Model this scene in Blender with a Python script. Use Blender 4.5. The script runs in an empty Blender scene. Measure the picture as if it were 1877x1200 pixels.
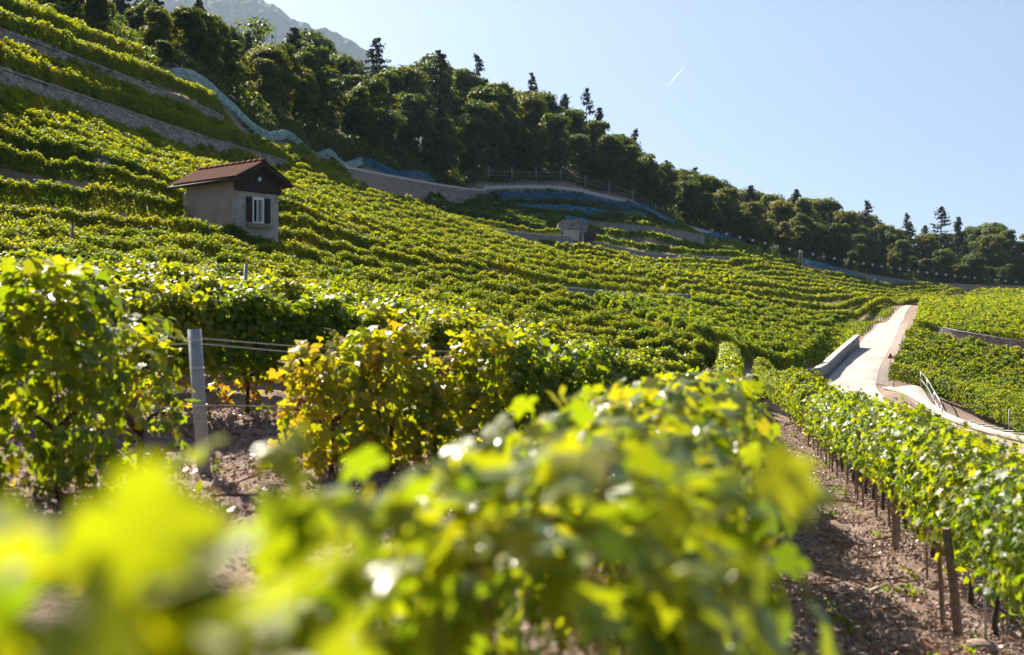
import bpy, math, random
import numpy as np
from mathutils import Vector, Matrix
random.seed(7)
R = np.random.default_rng(7)
SC = bpy.context.scene
COL = SC.collection
rad = math.radians

# ------------------------------------------------------------------ camera, sky, sun, exposure
cam_d = bpy.data.cameras.new('camera'); cam = bpy.data.objects.new('camera', cam_d); COL.objects.link(cam)
cam.location = (0, 0, 0); cam.rotation_euler = (rad(90), 0, 0)
cam_d.sensor_width = 36; cam_d.lens = 40.0; cam_d.clip_start = 0.05; cam_d.clip_end = 30000
cam_d.dof.use_dof = True; cam_d.dof.focus_distance = 34.0; cam_d.dof.aperture_fstop = 1.65
SC.camera = cam
SUN_AZ, SUN_EL = -31.0, 41.0
S = Vector((math.sin(rad(SUN_AZ))*math.cos(rad(SUN_EL)), math.cos(rad(SUN_AZ))*math.cos(rad(SUN_EL)), math.sin(rad(SUN_EL))))
wd = bpy.data.worlds.new('World'); SC.world = wd; wd.use_nodes = True
wn = wd.node_tree; wn.nodes.clear()
sky = wn.nodes.new('ShaderNodeTexSky'); sky.sky_type = 'NISHITA'; sky.sun_disc = False
sky.sun_elevation = rad(SUN_EL); sky.sun_rotation = rad(SUN_AZ); sky.altitude = 400
sky.air_density = 0.68; sky.dust_density = 1.7; sky.ozone_density = 3.2
bg = wn.nodes.new('ShaderNodeBackground'); bg.inputs[1].default_value = 0.05
wo = wn.nodes.new('ShaderNodeOutputWorld')
wn.links.new(sky.outputs[0], bg.inputs[0]); wn.links.new(bg.outputs[0], wo.inputs[0])
sl = bpy.data.lights.new('sun', 'SUN'); sl.energy = 5.0; sl.angle = rad(0.53); sl.color = (1.0, 0.91, 0.76)
so = bpy.data.objects.new('sun', sl); COL.objects.link(so); so.rotation_euler = S.to_track_quat('Z', 'Y').to_euler()
SC.view_settings.view_transform = 'Standard'; SC.view_settings.look = 'None'
SC.view_settings.exposure = 1.48; SC.view_settings.gamma = 1.0
cy = SC.cycles
cy.max_bounces = 7; cy.diffuse_bounces = 3; cy.glossy_bounces = 2; cy.transmission_bounces = 4
cy.volume_bounces = 0; cy.transparent_max_bounces = 8; cy.sample_clamp_indirect = 6; cy.caustics_reflective = False; cy.caustics_refractive = False

# ------------------------------------------------------------------ picture geometry: pixel + distance -> point
CX, CY, F = 938.5, 600.0, 2086.0
def W(u, v, d): return np.array([(u-CX)/F*d, d, (CY-v)/F*d])
VH = 1.4

# ------------------------------------------------------------------ mesh helpers
def link(o, parent=None):
    COL.objects.link(o)
    if parent is not None: o.parent = parent
    return o
def npmesh(name, V, Fs, mat, parent=None, smooth=False, attr=None):
    """V (n,3); Fs list of int arrays (m,k)"""
    if isinstance(Fs, np.ndarray): Fs = [Fs]
    me = bpy.data.meshes.new(name)
    V = np.asarray(V, np.float32)
    me.vertices.add(len(V)); me.vertices.foreach_set('co', V.ravel())
    nl = sum(f.size for f in Fs); nf = sum(len(f) for f in Fs)
    me.loops.add(nl); me.polygons.add(nf)
    me.loops.foreach_set('vertex_index', np.concatenate([f.ravel() for f in Fs]).astype(np.int32))
    st = []; c = 0
    for f in Fs:
        st.append(c + np.arange(len(f))*f.shape[1]); c += f.size
    me.polygons.foreach_set('loop_start', np.concatenate(st).astype(np.int32))
    me.polygons.foreach_set('use_smooth', np.full(nf, bool(smooth or (attr and 'age' in attr))))
    me.update(calc_edges=True)
    if attr is not None:
        for k, val in attr.items():
            dom = 'FACE' if len(val) == nf else 'POINT'
            a = me.attributes.new(k, 'FLOAT', dom); a.data.foreach_set('value', np.asarray(val, np.float32))
    if mat is not None: me.materials.append(mat)
    return link(bpy.data.objects.new(name, me), parent)
def tag(o, label=None, cat=None, group=None, kind=None):
    if label: o['label'] = label
    if cat: o['category'] = cat
    if group: o['group'] = group
    if kind: o['kind'] = kind
    return o
def empty(name, loc, label, cat, group=None):
    o = bpy.data.objects.new(name, None); o.location = loc; COL.objects.link(o)
    return tag(o, label, cat, group)
ONES = 'zeroth first second third fourth fifth sixth seventh eighth ninth tenth eleventh twelfth thirteenth fourteenth fifteenth sixteenth seventeenth eighteenth nineteenth'.split()
def ordn(n):
    if n < 20: return ONES[n]
    t = n//10; r = n % 10
    tens = {2: ('twentieth', 'twenty'), 3: ('thirtieth', 'thirty'), 4: ('fortieth', 'forty'), 5: ('fiftieth', 'fifty'), 6: ('sixtieth', 'sixty')}[t]
    return tens[0] if r == 0 else tens[1]+'-'+ONES[r]

class MB:
    def __init__(s): s.V = []; s.Q = []; s.T = []; s.n = 0
    def add(s, V, Q=None, T=None):
        V = np.asarray(V, float)
        if Q is not None and len(Q): s.Q.append(np.asarray(Q)+s.n)
        if T is not None and len(T): s.T.append(np.asarray(T)+s.n)
        s.V.append(V); s.n += len(V); return s
    def box(s, c, size, M=None):
        c = np.array(c, float); h = np.array(size)/2
        P = np.array([[x, y, z] for z in (-1, 1) for y in (-1, 1) for x in (-1, 1)])*h
        if M is not None: P = P @ np.array(M).T
        return s.add(P+c, [[0, 2, 3, 1], [4, 5, 7, 6], [0, 1, 5, 4], [2, 6, 7, 3], [0, 4, 6, 2], [1, 3, 7, 5]])
    def prism(s, poly, off):
        """planar polygon (k,3) pushed by vector off"""
        P = np.array(poly, float); k = len(P); V = np.vstack([P, P+np.array(off)])
        Q = [[i, (i+1) % k, k+(i+1) % k, k+i] for i in range(k)]
        T = [[0, i+1, i] for i in range(1, k-1)] + [[k, k+i, k+i+1] for i in range(1, k-1)]
        return s.add(V, Q, T)
    def tube(s, pts, r, k=6):
        pts = np.array(pts, float); n = len(pts); r = np.broadcast_to(np.asarray(r, float), (n,))
        V = []
        for i in range(n):
            t = pts[min(i+1, n-1)]-pts[max(i-1, 0)]; t /= np.linalg.norm(t)+1e-9
            a = np.cross(t, [0, 0, 1] if abs(t[2]) < .9 else [1, 0, 0]); a /= np.linalg.norm(a); b = np.cross(t, a)
            for j in range(k):
                an = 2*math.pi*j/k; V.append(pts[i]+r[i]*(a*math.cos(an)+b*math.sin(an)))
        Q = [[i*k+j, i*k+(j+1) % k, (i+1)*k+(j+1) % k, (i+1)*k+j] for i in range(n-1) for j in range(k)]
        T = [[0, j+1, j] for j in range(1, k-1)] + [[(n-1)*k, (n-1)*k+j, (n-1)*k+j+1] for j in range(1, k-1)]
        return s.add(V, Q, T)
    def sphere(s, c, r, nu=10, nv=6):
        V = [[0, 0, 1]]
        for i in range(1, nv):
            th = math.pi*i/nv
            for j in range(nu):
                p = 2*math.pi*j/nu; V.append([math.sin(th)*math.cos(p), math.sin(th)*math.sin(p), math.cos(th)])
        V.append([0, 0, -1]); V = np.array(V)*np.array(r)+np.array(c)
        Q = [[1+(i-1)*nu+j, 1+i*nu+j, 1+i*nu+(j+1) % nu, 1+(i-1)*nu+(j+1) % nu] for i in range(1, nv-1) for j in range(nu)]
        L = len(V)-1; b = 1+(nv-2)*nu
        T = [[0, 1+j, 1+(j+1) % nu] for j in range(nu)] + [[L, b+(j+1) % nu, b+j] for j in range(nu)]
        return s.add(V, Q, T)
    def build(s, name, mat, parent=None, smooth=False, attr=None):
        V = np.vstack(s.V); Fs = []
        if s.Q: Fs.append(np.vstack(s.Q))
        if s.T: Fs.append(np.vstack(s.T))
        if parent is not None and parent.type == 'EMPTY':
            V = V-np.array(parent.location)
        return npmesh(name, V, Fs, mat, parent, smooth, attr)

# ------------------------------------------------------------------ materials
def nmat(name):
    m = bpy.data.materials.new(name); m.use_nodes = True; nt = m.node_tree; nt.nodes.clear()
    out = nt.nodes.new('ShaderNodeOutputMaterial'); return m, nt, out
def ramp(nt, stops):
    r = nt.nodes.new('ShaderNodeValToRGB'); e = r.color_ramp.elements
    while len(e) < len(stops): e.new(0.5)
    for el, (p, c) in zip(e, stops): el.position = p; el.color = (*c, 1)
    return r
def solid(name, c1, c2, scale=6, rough=.8, bump=.0, bscale=None, metal=0, detail=6, spec=.4, coord='Object'):
    m, nt, out = nmat(name); p = nt.nodes.new('ShaderNodeBsdfPrincipled')
    tc = nt.nodes.new('ShaderNodeTexCoord'); nz = nt.nodes.new('ShaderNodeTexNoise')
    nz.inputs['Scale'].default_value = scale; nz.inputs['Detail'].default_value = detail; nz.inputs['Roughness'].default_value = .65
    nt.links.new(tc.outputs[coord], nz.inputs['Vector'])
    r = ramp(nt, [(.32, c1), (.68, c2)]); nt.links.new(nz.outputs[0], r.inputs[0]); nt.links.new(r.outputs[0], p.inputs['Base Color'])
    p.inputs['Roughness'].default_value = rough; p.inputs['Metallic'].default_value = metal; p.inputs['Specular IOR Level'].default_value = spec
    if bump:
        n2 = nt.nodes.new('ShaderNodeTexNoise'); n2.inputs['Scale'].default_value = bscale or scale*3; n2.inputs['Detail'].default_value = 8
        nt.links.new(tc.outputs[coord], n2.inputs['Vector'])
        b = nt.nodes.new('ShaderNodeBump'); b.inputs['Strength'].default_value = bump; b.inputs['Distance'].default_value = .05
        nt.links.new(n2.outputs[0], b.inputs['Height']); nt.links.new(b.outputs[0], p.inputs['Normal'])
    nt.links.new(p.outputs[0], out.inputs[0]); return m
def leafmat(name, refl, trans, fac=.48, rough=.36, spec=.5, use_obj=False):
    """leaf colour from the per-leaf attribute 'age' (0 green .. 1 dry orange); light passes through the blade"""
    m, nt, out = nmat(name)
    at = nt.nodes.new('ShaderNodeAttribute'); at.attribute_name = 'age'
    src = at.outputs['Fac']
    if use_obj:
        oi = nt.nodes.new('ShaderNodeObjectInfo'); mr = nt.nodes.new('ShaderNodeMath'); mr.operation = 'MULTIPLY_ADD'
        pw = nt.nodes.new('ShaderNodeMath'); pw.operation = 'POWER'; pw.inputs[1].default_value = 2.6
        nt.links.new(oi.outputs['Random'], pw.inputs[0])
        nt.links.new(pw.outputs[0], mr.inputs[0]); mr.inputs[1].default_value = .26; nt.links.new(src, mr.inputs[2]); src = mr.outputs[0]
    r1 = ramp(nt, refl); r2 = ramp(nt, trans); nt.links.new(src, r1.inputs[0]); nt.links.new(src, r2.inputs[0])
    p = nt.nodes.new('ShaderNodeBsdfPrincipled'); p.inputs['Roughness'].default_value = rough; p.inputs['Specular IOR Level'].default_value = spec
    nt.links.new(r1.outputs[0], p.inputs['Base Color'])
    t = nt.nodes.new('ShaderNodeBsdfTranslucent'); nt.links.new(r2.outputs[0], t.inputs[0])
    mx = nt.nodes.new('ShaderNodeMixShader'); mx.inputs[0].default_value = fac
    nt.links.new(p.outputs[0], mx.inputs[1]); nt.links.new(t.outputs[0], mx.inputs[2]); nt.links.new(mx.outputs[0], out.inputs[0]); return m
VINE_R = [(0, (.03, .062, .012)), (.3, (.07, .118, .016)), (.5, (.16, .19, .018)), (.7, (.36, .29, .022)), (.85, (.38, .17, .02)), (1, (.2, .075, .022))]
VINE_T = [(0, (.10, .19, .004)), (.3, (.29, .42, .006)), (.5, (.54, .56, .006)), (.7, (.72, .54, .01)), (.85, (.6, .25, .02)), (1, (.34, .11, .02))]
M = {}
M['vine'] = leafmat('vine_leaf', VINE_R, VINE_T, rough=.40, spec=.38)
M['vineglow'] = leafmat('vine_leaf_brightened', VINE_R, VINE_T, rough=.45, spec=.35, fac=.52)  # same vine leaf with extra translucency, put in to brighten the nearest foliage
M['vinegloss'] = leafmat('vine_leaf_glossy', VINE_R, VINE_T, rough=.30, spec=.6)
M['vinefar'] = leafmat('vine_leaf_dull', VINE_R, VINE_T, rough=.6, spec=.18, fac=.42)
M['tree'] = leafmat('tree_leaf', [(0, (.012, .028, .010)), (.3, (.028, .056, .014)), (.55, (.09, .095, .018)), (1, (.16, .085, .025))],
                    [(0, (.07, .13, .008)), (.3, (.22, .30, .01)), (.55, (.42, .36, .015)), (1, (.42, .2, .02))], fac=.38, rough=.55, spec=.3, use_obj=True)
M['needle'] = leafmat('needles', [(0, (.012, .024, .012)), (1, (.035, .05, .02))], [(0, (.015, .03, .01)), (1, (.05, .07, .015))], fac=.2, rough=.6, spec=.25)
M['bark'] = solid('bark', (.035, .025, .02), (.12, .09, .07), 30, .9, .6)
M['cane'] = solid('cane_bark', (.16, .06, .025), (.3, .14, .06), 40, .7, .3)
M['wood'] = solid('weathered_wood', (.16, .125, .10), (.36, .28, .22), 14, .85, .5)
M['greypost'] = solid('grey_post', (.27, .28, .3), (.42, .43, .45), 20, .6, .25)
M['metal'] = solid('galvanised_metal', (.35, .36, .38), (.55, .56, .58), 25, .35, .05, metal=.8)
M['wire'] = solid('wire', (.6, .6, .58), (.75, .74, .7), 9, .4, metal=.3)
M['concrete'] = solid('concrete', (.42, .38, .34), (.56, .51, .46), 1.3, .85, .25, 18)
M['coping'] = solid('pale_coping', (.45, .42, .38), (.62, .58, .52), 2.0, .85, .3, 14)
M['roadm'] = solid('road_concrete', (.36, .32, .28), (.54, .485, .43), .3, .85, .15, 24)
M['verge'] = solid('verge_gravel', (.22, .17, .15), (.42, .34, .3), 6, .95, .5, 20)
M['stucco'] = solid('grey_stucco', (.27, .25, .215), (.42, .385, .335), 1.1, .9, .12, 25)
M['rough'] = solid('rough_cast', (.26, .24, .22), (.5, .46, .42), 5, .95, .8, 14)
M['darkwood'] = solid('dark_boards', (.022, .016, .016), (.055, .04, .038), 12, .75, .3)
M['white'] = solid('white_paint', (.7, .7, .68), (.8, .8, .78), 8, .5)
M['pane'] = solid('window_pane', (.012, .014, .02), (.02, .024, .03), 2, .08, spec=.6)
M['curtain'] = solid('curtain', (.2, .2, .22), (.3, .3, .32), 6, .9)
M['tile'] = solid('roof_tile', (.065, .024, .016), (.16, .058, .038), 7, .95, .3, spec=.08)
M['red'] = solid('red_paint', (.5, .03, .025), (.6, .05, .04), 5, .5)
M['green'] = solid('green_tie', (.02, .42, .28), (.03, .5, .34), 5, .5)
M['ball'] = solid('white_ball', (.82, .82, .82), (.88, .88, .88), 5, .4)
M['cord'] = solid('brown_cord', (.2, .10, .07), (.26, .14, .1), 5, .8)
M['rock'] = solid('stone_chip', (.24, .165, .14), (.48, .355, .31), 3.0, .9, .3, 40)
M['dry'] = leafmat('dry_leaf', [(0, (.16, .09, .06)), (1, (.32, .22, .16))], [(0, (.2, .1, .05)), (1, (.4, .25, .12))], fac=.25)
M['grape'] = leafmat('grape_skin', [(0, (.3, .2, .02)), (1, (.45, .24, .02))], [(0, (.6, .42, .03)), (1, (.7, .36, .03))], fac=.5, rough=.3)
def stonemat(name, c1, c2, cm, scale):
    m, nt, out = nmat(name); p = nt.nodes.new('ShaderNodeBsdfPrincipled'); p.inputs['Roughness'].default_value = .92
    tc = nt.nodes.new('ShaderNodeTexCoord'); mp = nt.nodes.new('ShaderNodeMapping'); mp.inputs['Scale'].default_value = (1, 1, 1.7)
    nt.links.new(tc.outputs['Object'], mp.inputs[0])
    vo = nt.nodes.new('ShaderNodeTexVoronoi'); vo.inputs['Scale'].default_value = scale; nt.links.new(mp.outputs[0], vo.inputs['Vector'])
    ve = nt.nodes.new('ShaderNodeTexVoronoi'); ve.feature = 'DISTANCE_TO_EDGE'; ve.inputs['Scale'].default_value = scale; nt.links.new(mp.outputs[0], ve.inputs['Vector'])
    nz = nt.nodes.new('ShaderNodeTexNoise'); nz.inputs['Scale'].default_value = scale*.35; nz.inputs['Detail'].default_value = 7; nt.links.new(tc.outputs['Object'], nz.inputs['Vector'])
    sx = nt.nodes.new('ShaderNodeSeparateColor'); nt.links.new(vo.outputs['Color'], sx.inputs[0])
    av = nt.nodes.new('ShaderNodeMath'); av.operation = 'MULTIPLY_ADD'; av.inputs[1].default_value = .5; nt.links.new(sx.outputs[0], av.inputs[0])
    hf = nt.nodes.new('ShaderNodeMath'); hf.operation = 'MULTIPLY'; hf.inputs[1].default_value = .6; nt.links.new(nz.outputs[0], hf.inputs[0]); nt.links.new(hf.outputs[0], av.inputs[2])
    r = ramp(nt, [(.2, c1), (.8, c2)]); nt.links.new(av.outputs[0], r.inputs[0])
    er = ramp(nt, [(0, (0, 0, 0)), (.06, (1, 1, 1))]); nt.links.new(ve.outputs['Distance'], er.inputs[0])
    mx = nt.nodes.new('ShaderNodeMix'); mx.data_type = 'RGBA'; mx.inputs[6].default_value = (*cm, 1)
    nt.links.new(er.outputs[0], mx.inputs[0]); nt.links.new(r.outputs[0], mx.inputs[7]); nt.links.new(mx.outputs[2], p.inputs['Base Color'])
    b = nt.nodes.new('ShaderNodeBump'); b.inputs['Strength'].default_value = .8; b.inputs['Distance'].default_value = .06
    nt.links.new(er.outputs[0], b.inputs['Height']); nt.links.new(b.outputs[0], p.inputs['Normal'])
    nt.links.new(p.outputs[0], out.inputs[0]); return m
M['stone'] = stonemat('grey_stone_wall', (.17, .16, .15), (.40, .37, .34), (.10, .09, .085), 2.6)
M['brownstone'] = stonemat('brown_stone_wall', (.2, .16, .13), (.42, .35, .29), (.12, .10, .09), 2.2)
def netmat(name, col, alpha):
    m, nt, out = nmat(name); d = nt.nodes.new('ShaderNodeBsdfDiffuse'); d.inputs[0].default_value = (*col, 1)
    t = nt.nodes.new('ShaderNodeBsdfTranslucent'); t.inputs[0].default_value = (*col, 1)
    a = nt.nodes.new('ShaderNodeMixShader'); a.inputs[0].default_value = .5; nt.links.new(d.outputs[0], a.inputs[1]); nt.links.new(t.outputs[0], a.inputs[2])
    tr = nt.nodes.new('ShaderNodeBsdfTransparent'); mx = nt.nodes.new('ShaderNodeMixShader')
    tc = nt.nodes.new('ShaderNodeTexCoord'); nz = nt.nodes.new('ShaderNodeTexNoise'); nz.inputs['Scale'].default_value = 1.6; nz.inputs['Detail'].default_value = 6
    nt.links.new(tc.outputs['Object'], nz.inputs['Vector'])
    mr = nt.nodes.new('ShaderNodeMapRange'); mr.inputs[1].default_value = .35; mr.inputs[2].default_value = .65; mr.inputs[3].default_value = alpha-.25; mr.inputs[4].default_value = min(1, alpha+.25)
    nt.links.new(nz.outputs[0], mr.inputs[0]); nt.links.new(mr.outputs[0], mx.inputs[0])
    nt.links.new(tr.outputs[0], mx.inputs[1]); nt.links.new(a.outputs[0], mx.inputs[2]); nt.links.new(mx.outputs[0], out.inputs[0]); return m
M['netpale'] = netmat('pale_turquoise_net', (.5, .72, .70), .7)
M['netblue'] = netmat('blue_net', (.08, .36, .58), .66)
M['netdim'] = netmat('deep_blue_net', (.06, .28, .44), .5)

# ------------------------------------------------------------------ guide lines (pixel u, v, distance); canopy lines lie VH above the ground
A0 = [(-60, 140, 56.5), (0, 163, 59.5), (164, 212, 69.5), (286, 248, 79), (382, 275, 89), (522, 303, 106), (640, 330, 125), (752, 362, 140), (876, 402, 153), (1032, 420, 163)]
A1 = [(-60, 178, 54.5), (0, 195, 57), (200, 250, 66), (400, 300, 76), (560, 350, 83), (700, 395, 91), (850, 428, 103), (1000, 452, 119)]
A2 = [(-60, 225, 51.5), (0, 238, 53.5), (200, 283, 58), (300, 318, 60), (520, 363, 64), (690, 436, 67), (900, 480, 71.5), (1040, 515, 77), (1255, 530, 106)]
G0 = [(-80, 252, 50), (150, 292, 54), (300, 335, 55.5), (420, 378, 57), (560, 402, 60), (700, 447, 63.5), (800, 470, 66), (900, 490, 69)]
G1 = [(-80, 360, 42), (200, 400, 46), (435, 430, 48.5), (600, 465, 54), (800, 500, 58), (950, 522, 60.5), (1045, 532, 62)]
G2 = [(-80, 420, 33), (200, 450, 36), (435, 480, 39), (700, 520, 43.5), (900, 550, 47.5), (1100, 580, 51), (1230, 602, 53)]
G3 = [(-80, 470, 22), (200, 495, 24), (435, 520, 26), (700, 555, 31), (900, 590, 36.5), (1100, 625, 43), (1325, 642, 48)]
G4 = [(-80, 530, 11.8), (200, 540, 12.8), (450, 550, 14), (700, 590, 15.5), (900, 620, 17), (1120, 655, 20)]
N0 = [(440, 236, 103), (520, 276, 114), (600, 303, 131), (640, 318, 140)]
N1 = [(470, 280, 101), (540, 306, 108), (620, 325, 124), (660, 337, 130)]
C0 = [(1090, 541, 71), (1190, 545, 85), (1262, 547, 101), (1400, 563, 124), (1530, 584, 134)]
C1 = [(1150, 565, 65.5), (1240, 580, 70), (1320, 592, 78), (1430, 608, 92), (1520, 606, 108)]
C2 = [(1260, 597, 60), (1320, 615, 64), (1390, 640, 68), (1470, 650, 77)]
D0 = [(1012, 449, 152), (1100, 454, 158), (1200, 478, 168), (1340, 481, 195), (1470, 490, 243), (1620, 517, 288), (1770, 534, 318)]
D1 = [(1140, 492, 134), (1260, 505, 138), (1400, 515, 168), (1560, 535, 215), (1735, 541, 272)]
D2 = [(1268, 536, 112), (1400, 554, 134), (1500, 574, 143), (1570, 574, 167), (1640, 555, 218), (1690, 545, 250)]
E0 = [(1140, 396, 200), (1200, 410, 208), (1300, 437, 226), (1400, 462, 246), (1470, 475, 263)]
E1 = [(1075, 413, 180), (1190, 428, 190), (1300, 450, 206), (1400, 468, 233), (1462, 480, 256)]
E2 = [(1088, 430, 173), (1190, 450, 180), (1330, 461, 201), (1440, 477, 240)]
F0 = [(900, 354, 183), (960, 352, 191), (1040, 353, 200), (1120, 372, 208), (1220, 406, 219), (1280, 428, 230)]
F1 = [(820, 368, 174), (950, 380, 180), (1060, 390, 188), (1180, 398, 202), (1265, 418, 222)]
F2 = [(765, 360, 158), (880, 390, 161), (1005, 410, 167)]
R0 = [(1795, 529, 300), (1880, 530, 303), (2010, 531, 306)]
R1 = [(1695, 549, 225), (1780, 545, 245), (1880, 542, 262), (2000, 541, 278)]
R2 = [(1672, 588, 122), (1760, 602, 120), (1880, 610, 122), (2010, 615, 124)]
R3 = [(1662, 602, 110), (1760, 622, 106), (1880, 645, 100), (2000, 665, 96)]
R4 = [(1632, 672, 80), (1700, 690, 76), (1790, 722, 68), (1880, 758, 60), (1990, 800, 54)]
TL = [(-260, -60, 70), (-60, -20, 78), (100, 60, 88), (262, 112, 95), (310, 145, 99), (420, 205, 107), (520, 255, 120), (600, 283, 137), (660, 300, 151), (780, 325, 172), (880, 342, 187), (960, 341, 197), (1040, 342, 205), (1120, 361, 214), (1165, 373, 219), (1220, 402, 226), (1300, 425, 239), (1480, 480, 270), (1700, 520, 318), (1877, 525, 348), (2100, 530, 378)]
def td(u): return float(np.interp(u, [a[0] for a in TL], [a[2] for a in TL]))
ROADL = [(1664, 560, 205), (1640, 572, 180), (1611, 592, 150), (1594, 608, 128), (1577, 622, 112), (1570, 630, 105), (1543, 664, 90), (1515, 698, 79), (1498, 718, 74), (1485, 740, 69), (1470, 800, 57)]
ROADR = [(1674, 560, 205), (1660, 574, 180), (1650, 596, 150), (1645, 615, 128), (1636, 636, 110), (1628, 652, 103), (1612, 680, 88), (1605, 700, 79), (1608, 715, 74), (1628, 742, 69), (1700, 812, 57)]
WALLS = dict(
    w1=[(-70, 100, 56.5), (0, 124, 60.3), (164, 180, 70.2), (286, 222, 80), (382, 253, 90), (520, 293, 107)],
    w2=[(-60, 30, 63), (0, 54, 66), (120, 98, 72.5), (250, 148, 81.5), (340, 182, 90), (405, 212, 98)],
    w3=[(-60, -8, 70), (0, 18, 73), (75, 48, 76.5), (140, 76, 81), (260, 117, 92.5), (312, 147, 100)])
GROUND = [(1770, 1178, 10), (1640, 1010, 13.6), (1520, 880, 21.5), (1440, 795, 31.5), (1410, 712, 60), (1335, 695, 52),
          (1877, 835, 53.5), (1800, 806, 57.5), (1735, 790, 61.5), (1690, 712, 75.5), (1640, 712, 76)]
XYZ = [(0, 0, -1.75), (3, 3, -2.3), (-3, 3, -1.45), (-6, 3, -1.0), (6, 3, -2.9), (0, -6, -1.6), (6, -6, -2.6), (-6, -6, -.8),
       (-3.35, 8.5, -1.27), (-2.95, 10.6, -1.37), (-1.3, 11.4, -1.42), (0, 12.4, -1.45), (1.1, 13.6, -1.6),
       (.45, 4, -1.82), (2.1, 13, -2.25), (1.2, 8, -2.05), (3.46, 20, -2.45), (5.3, 30, -2.9), (8, 12, -4.0), (12, 30, -4.6), (15, 45, -4.7),
       (-200, 600, 120), (300, 700, 30), (0, 800, 90), (600, 800, 0), (-500, 300, 140), (600, 300, -20), (0, 1450, 90), (-900, 1400, 150), (1000, 1450, -10), (-60, 20, 14)]
FB = [(100, 125, 25), (250, 150, 27), (450, 190, 34), (600, 210, 36), (800, 250, 40), (1000, 270, 37), (1200, 290, 26), (1350, 310, 21), (1500, 330, 20), (1620, 350, 16), (1877, 390, 16), (2100, 420, 16)]

pts = []
for g in (A0, A1, A2, G0, G1, G2, G3, G4, N0, N1, C0, C1, C2, D0, D1, D2, E0, E1, E2, F0, F1, F2, R0, R1, R2, R3, R4):
    for u, v, d in g:
        p = W(u, v, d); p[2] -= VH; pts.append(p)
rp = np.array([(W(*q)[1], W(*q)[2]) for q in ROADL+ROADR]); RPOLY = np.polyfit(rp[:, 0], rp[:, 1], 3)
for g in (ROADL, ROADR):
    for u, v, d in g: p = W(u, v, d); p[2] = np.polyval(RPOLY, d); pts.append(p)
for g in (TL, GROUND):
    for u, v, d in g: pts.append(W(u, v, d))
for p in XYZ: pts.append(np.array(p, float))
for u, d, z in FB:
    p = W(u, 600, d); p[2] = z; pts.append(p)
TERR = {}; n_terr = len(pts)
STEPS = []
for key_, hgt_ in (('w1', 2.2), ('w2', 1.7), ('w3', 1.7)):
    L = np.array([W(*p) for p in WALLS[key_]]); t = np.gradient(L[:, :2], axis=0); t /= np.linalg.norm(t, axis=1, keepdims=True); up_ = np.stack([-t[:, 1], t[:, 0]], 1)
    TERR[key_] = (L, up_)
    q = np.linspace(0, len(L)-1, 60); D_ = np.stack([np.interp(q, np.arange(len(L)), L[:, k_]) for k_ in range(3)], 1)
    U_ = np.stack([np.interp(q, np.arange(len(L)), up_[:, k_]) for k_ in range(2)], 1)
    STEPS.append((D_[:, :2], U_, hgt_))
    for p in D_[::6]: pts.append(np.array([p[0], p[1], p[2]-.12-hgt_/2]))
def steps(x, y):
    """the drop of the ground at the terrace walls, fading away from each wall and past its ends"""
    x = np.asarray(x, float); y = np.asarray(y, float); out = np.zeros(x.shape)
    m = (x < -8) & (y > 40) & (y < 125); xs, ys_ = x[m], y[m]; o = np.zeros(len(xs))
    for D_, U_, h_ in STEPS:
        for a in range(0, len(xs), 50000):
            dx = xs[a:a+50000, None]-D_[:, 0]; dy = ys_[a:a+50000, None]-D_[:, 1]; k_ = np.argmin(dx*dx+dy*dy, axis=1); r_ = np.arange(len(k_))
            vx, vy = dx[r_, k_], dy[r_, k_]; sd = vx*U_[k_, 0]+vy*U_[k_, 1]; al = np.abs(vx*U_[k_, 1]-vy*U_[k_, 0])
            o[a:a+50000] += h_/2*np.tanh(sd/.12)*np.exp(-np.abs(sd)/1.7)*np.clip(1-al/3, 0, 1)
    out[m] = o; return out
LAM = np.full(len(pts), 1.5e-4)
CP = np.array(pts)
AP = 8.0
def st(x, y):
    q = np.maximum(y+AP, .3); return x/q*2.2, np.log(q)
cs, ct = st(CP[:, 0], CP[:, 1]); cv = (CP[:, 2]-np.where(np.arange(len(CP)) < n_terr, steps(CP[:, 0], CP[:, 1]), 0))/(CP[:, 1]+AP)
def kern(r2): return np.where(r2 > 1e-12, r2*np.log(np.maximum(r2, 1e-12)), 0)
n = len(CP)
K = kern((cs[:, None]-cs[None])**2+(ct[:, None]-ct[None])**2) + np.diag(LAM)
Pm = np.stack([np.ones(n), cs, ct], 1)
Am = np.block([[K, Pm], [Pm.T, np.zeros((3, 3))]])
sol = np.linalg.solve(Am, np.concatenate([cv, np.zeros(3)]))
def Hraw(x, y):
    x = np.asarray(x, float); y = np.asarray(y, float); s, t = st(x, y); sh = s.shape; s = s.ravel(); t = t.ravel(); out = np.empty(len(s))
    for i in range(0, len(s), 40000):
        a = s[i:i+40000]; b = t[i:i+40000]
        k = kern((a[:, None]-cs)**2+(b[:, None]-ct)**2)
        out[i:i+40000] = k @ sol[:n] + sol[n] + sol[n+1]*a + sol[n+2]*b
    return (out.reshape(sh))*np.maximum(y+AP, .3)+steps(x, y)
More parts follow.
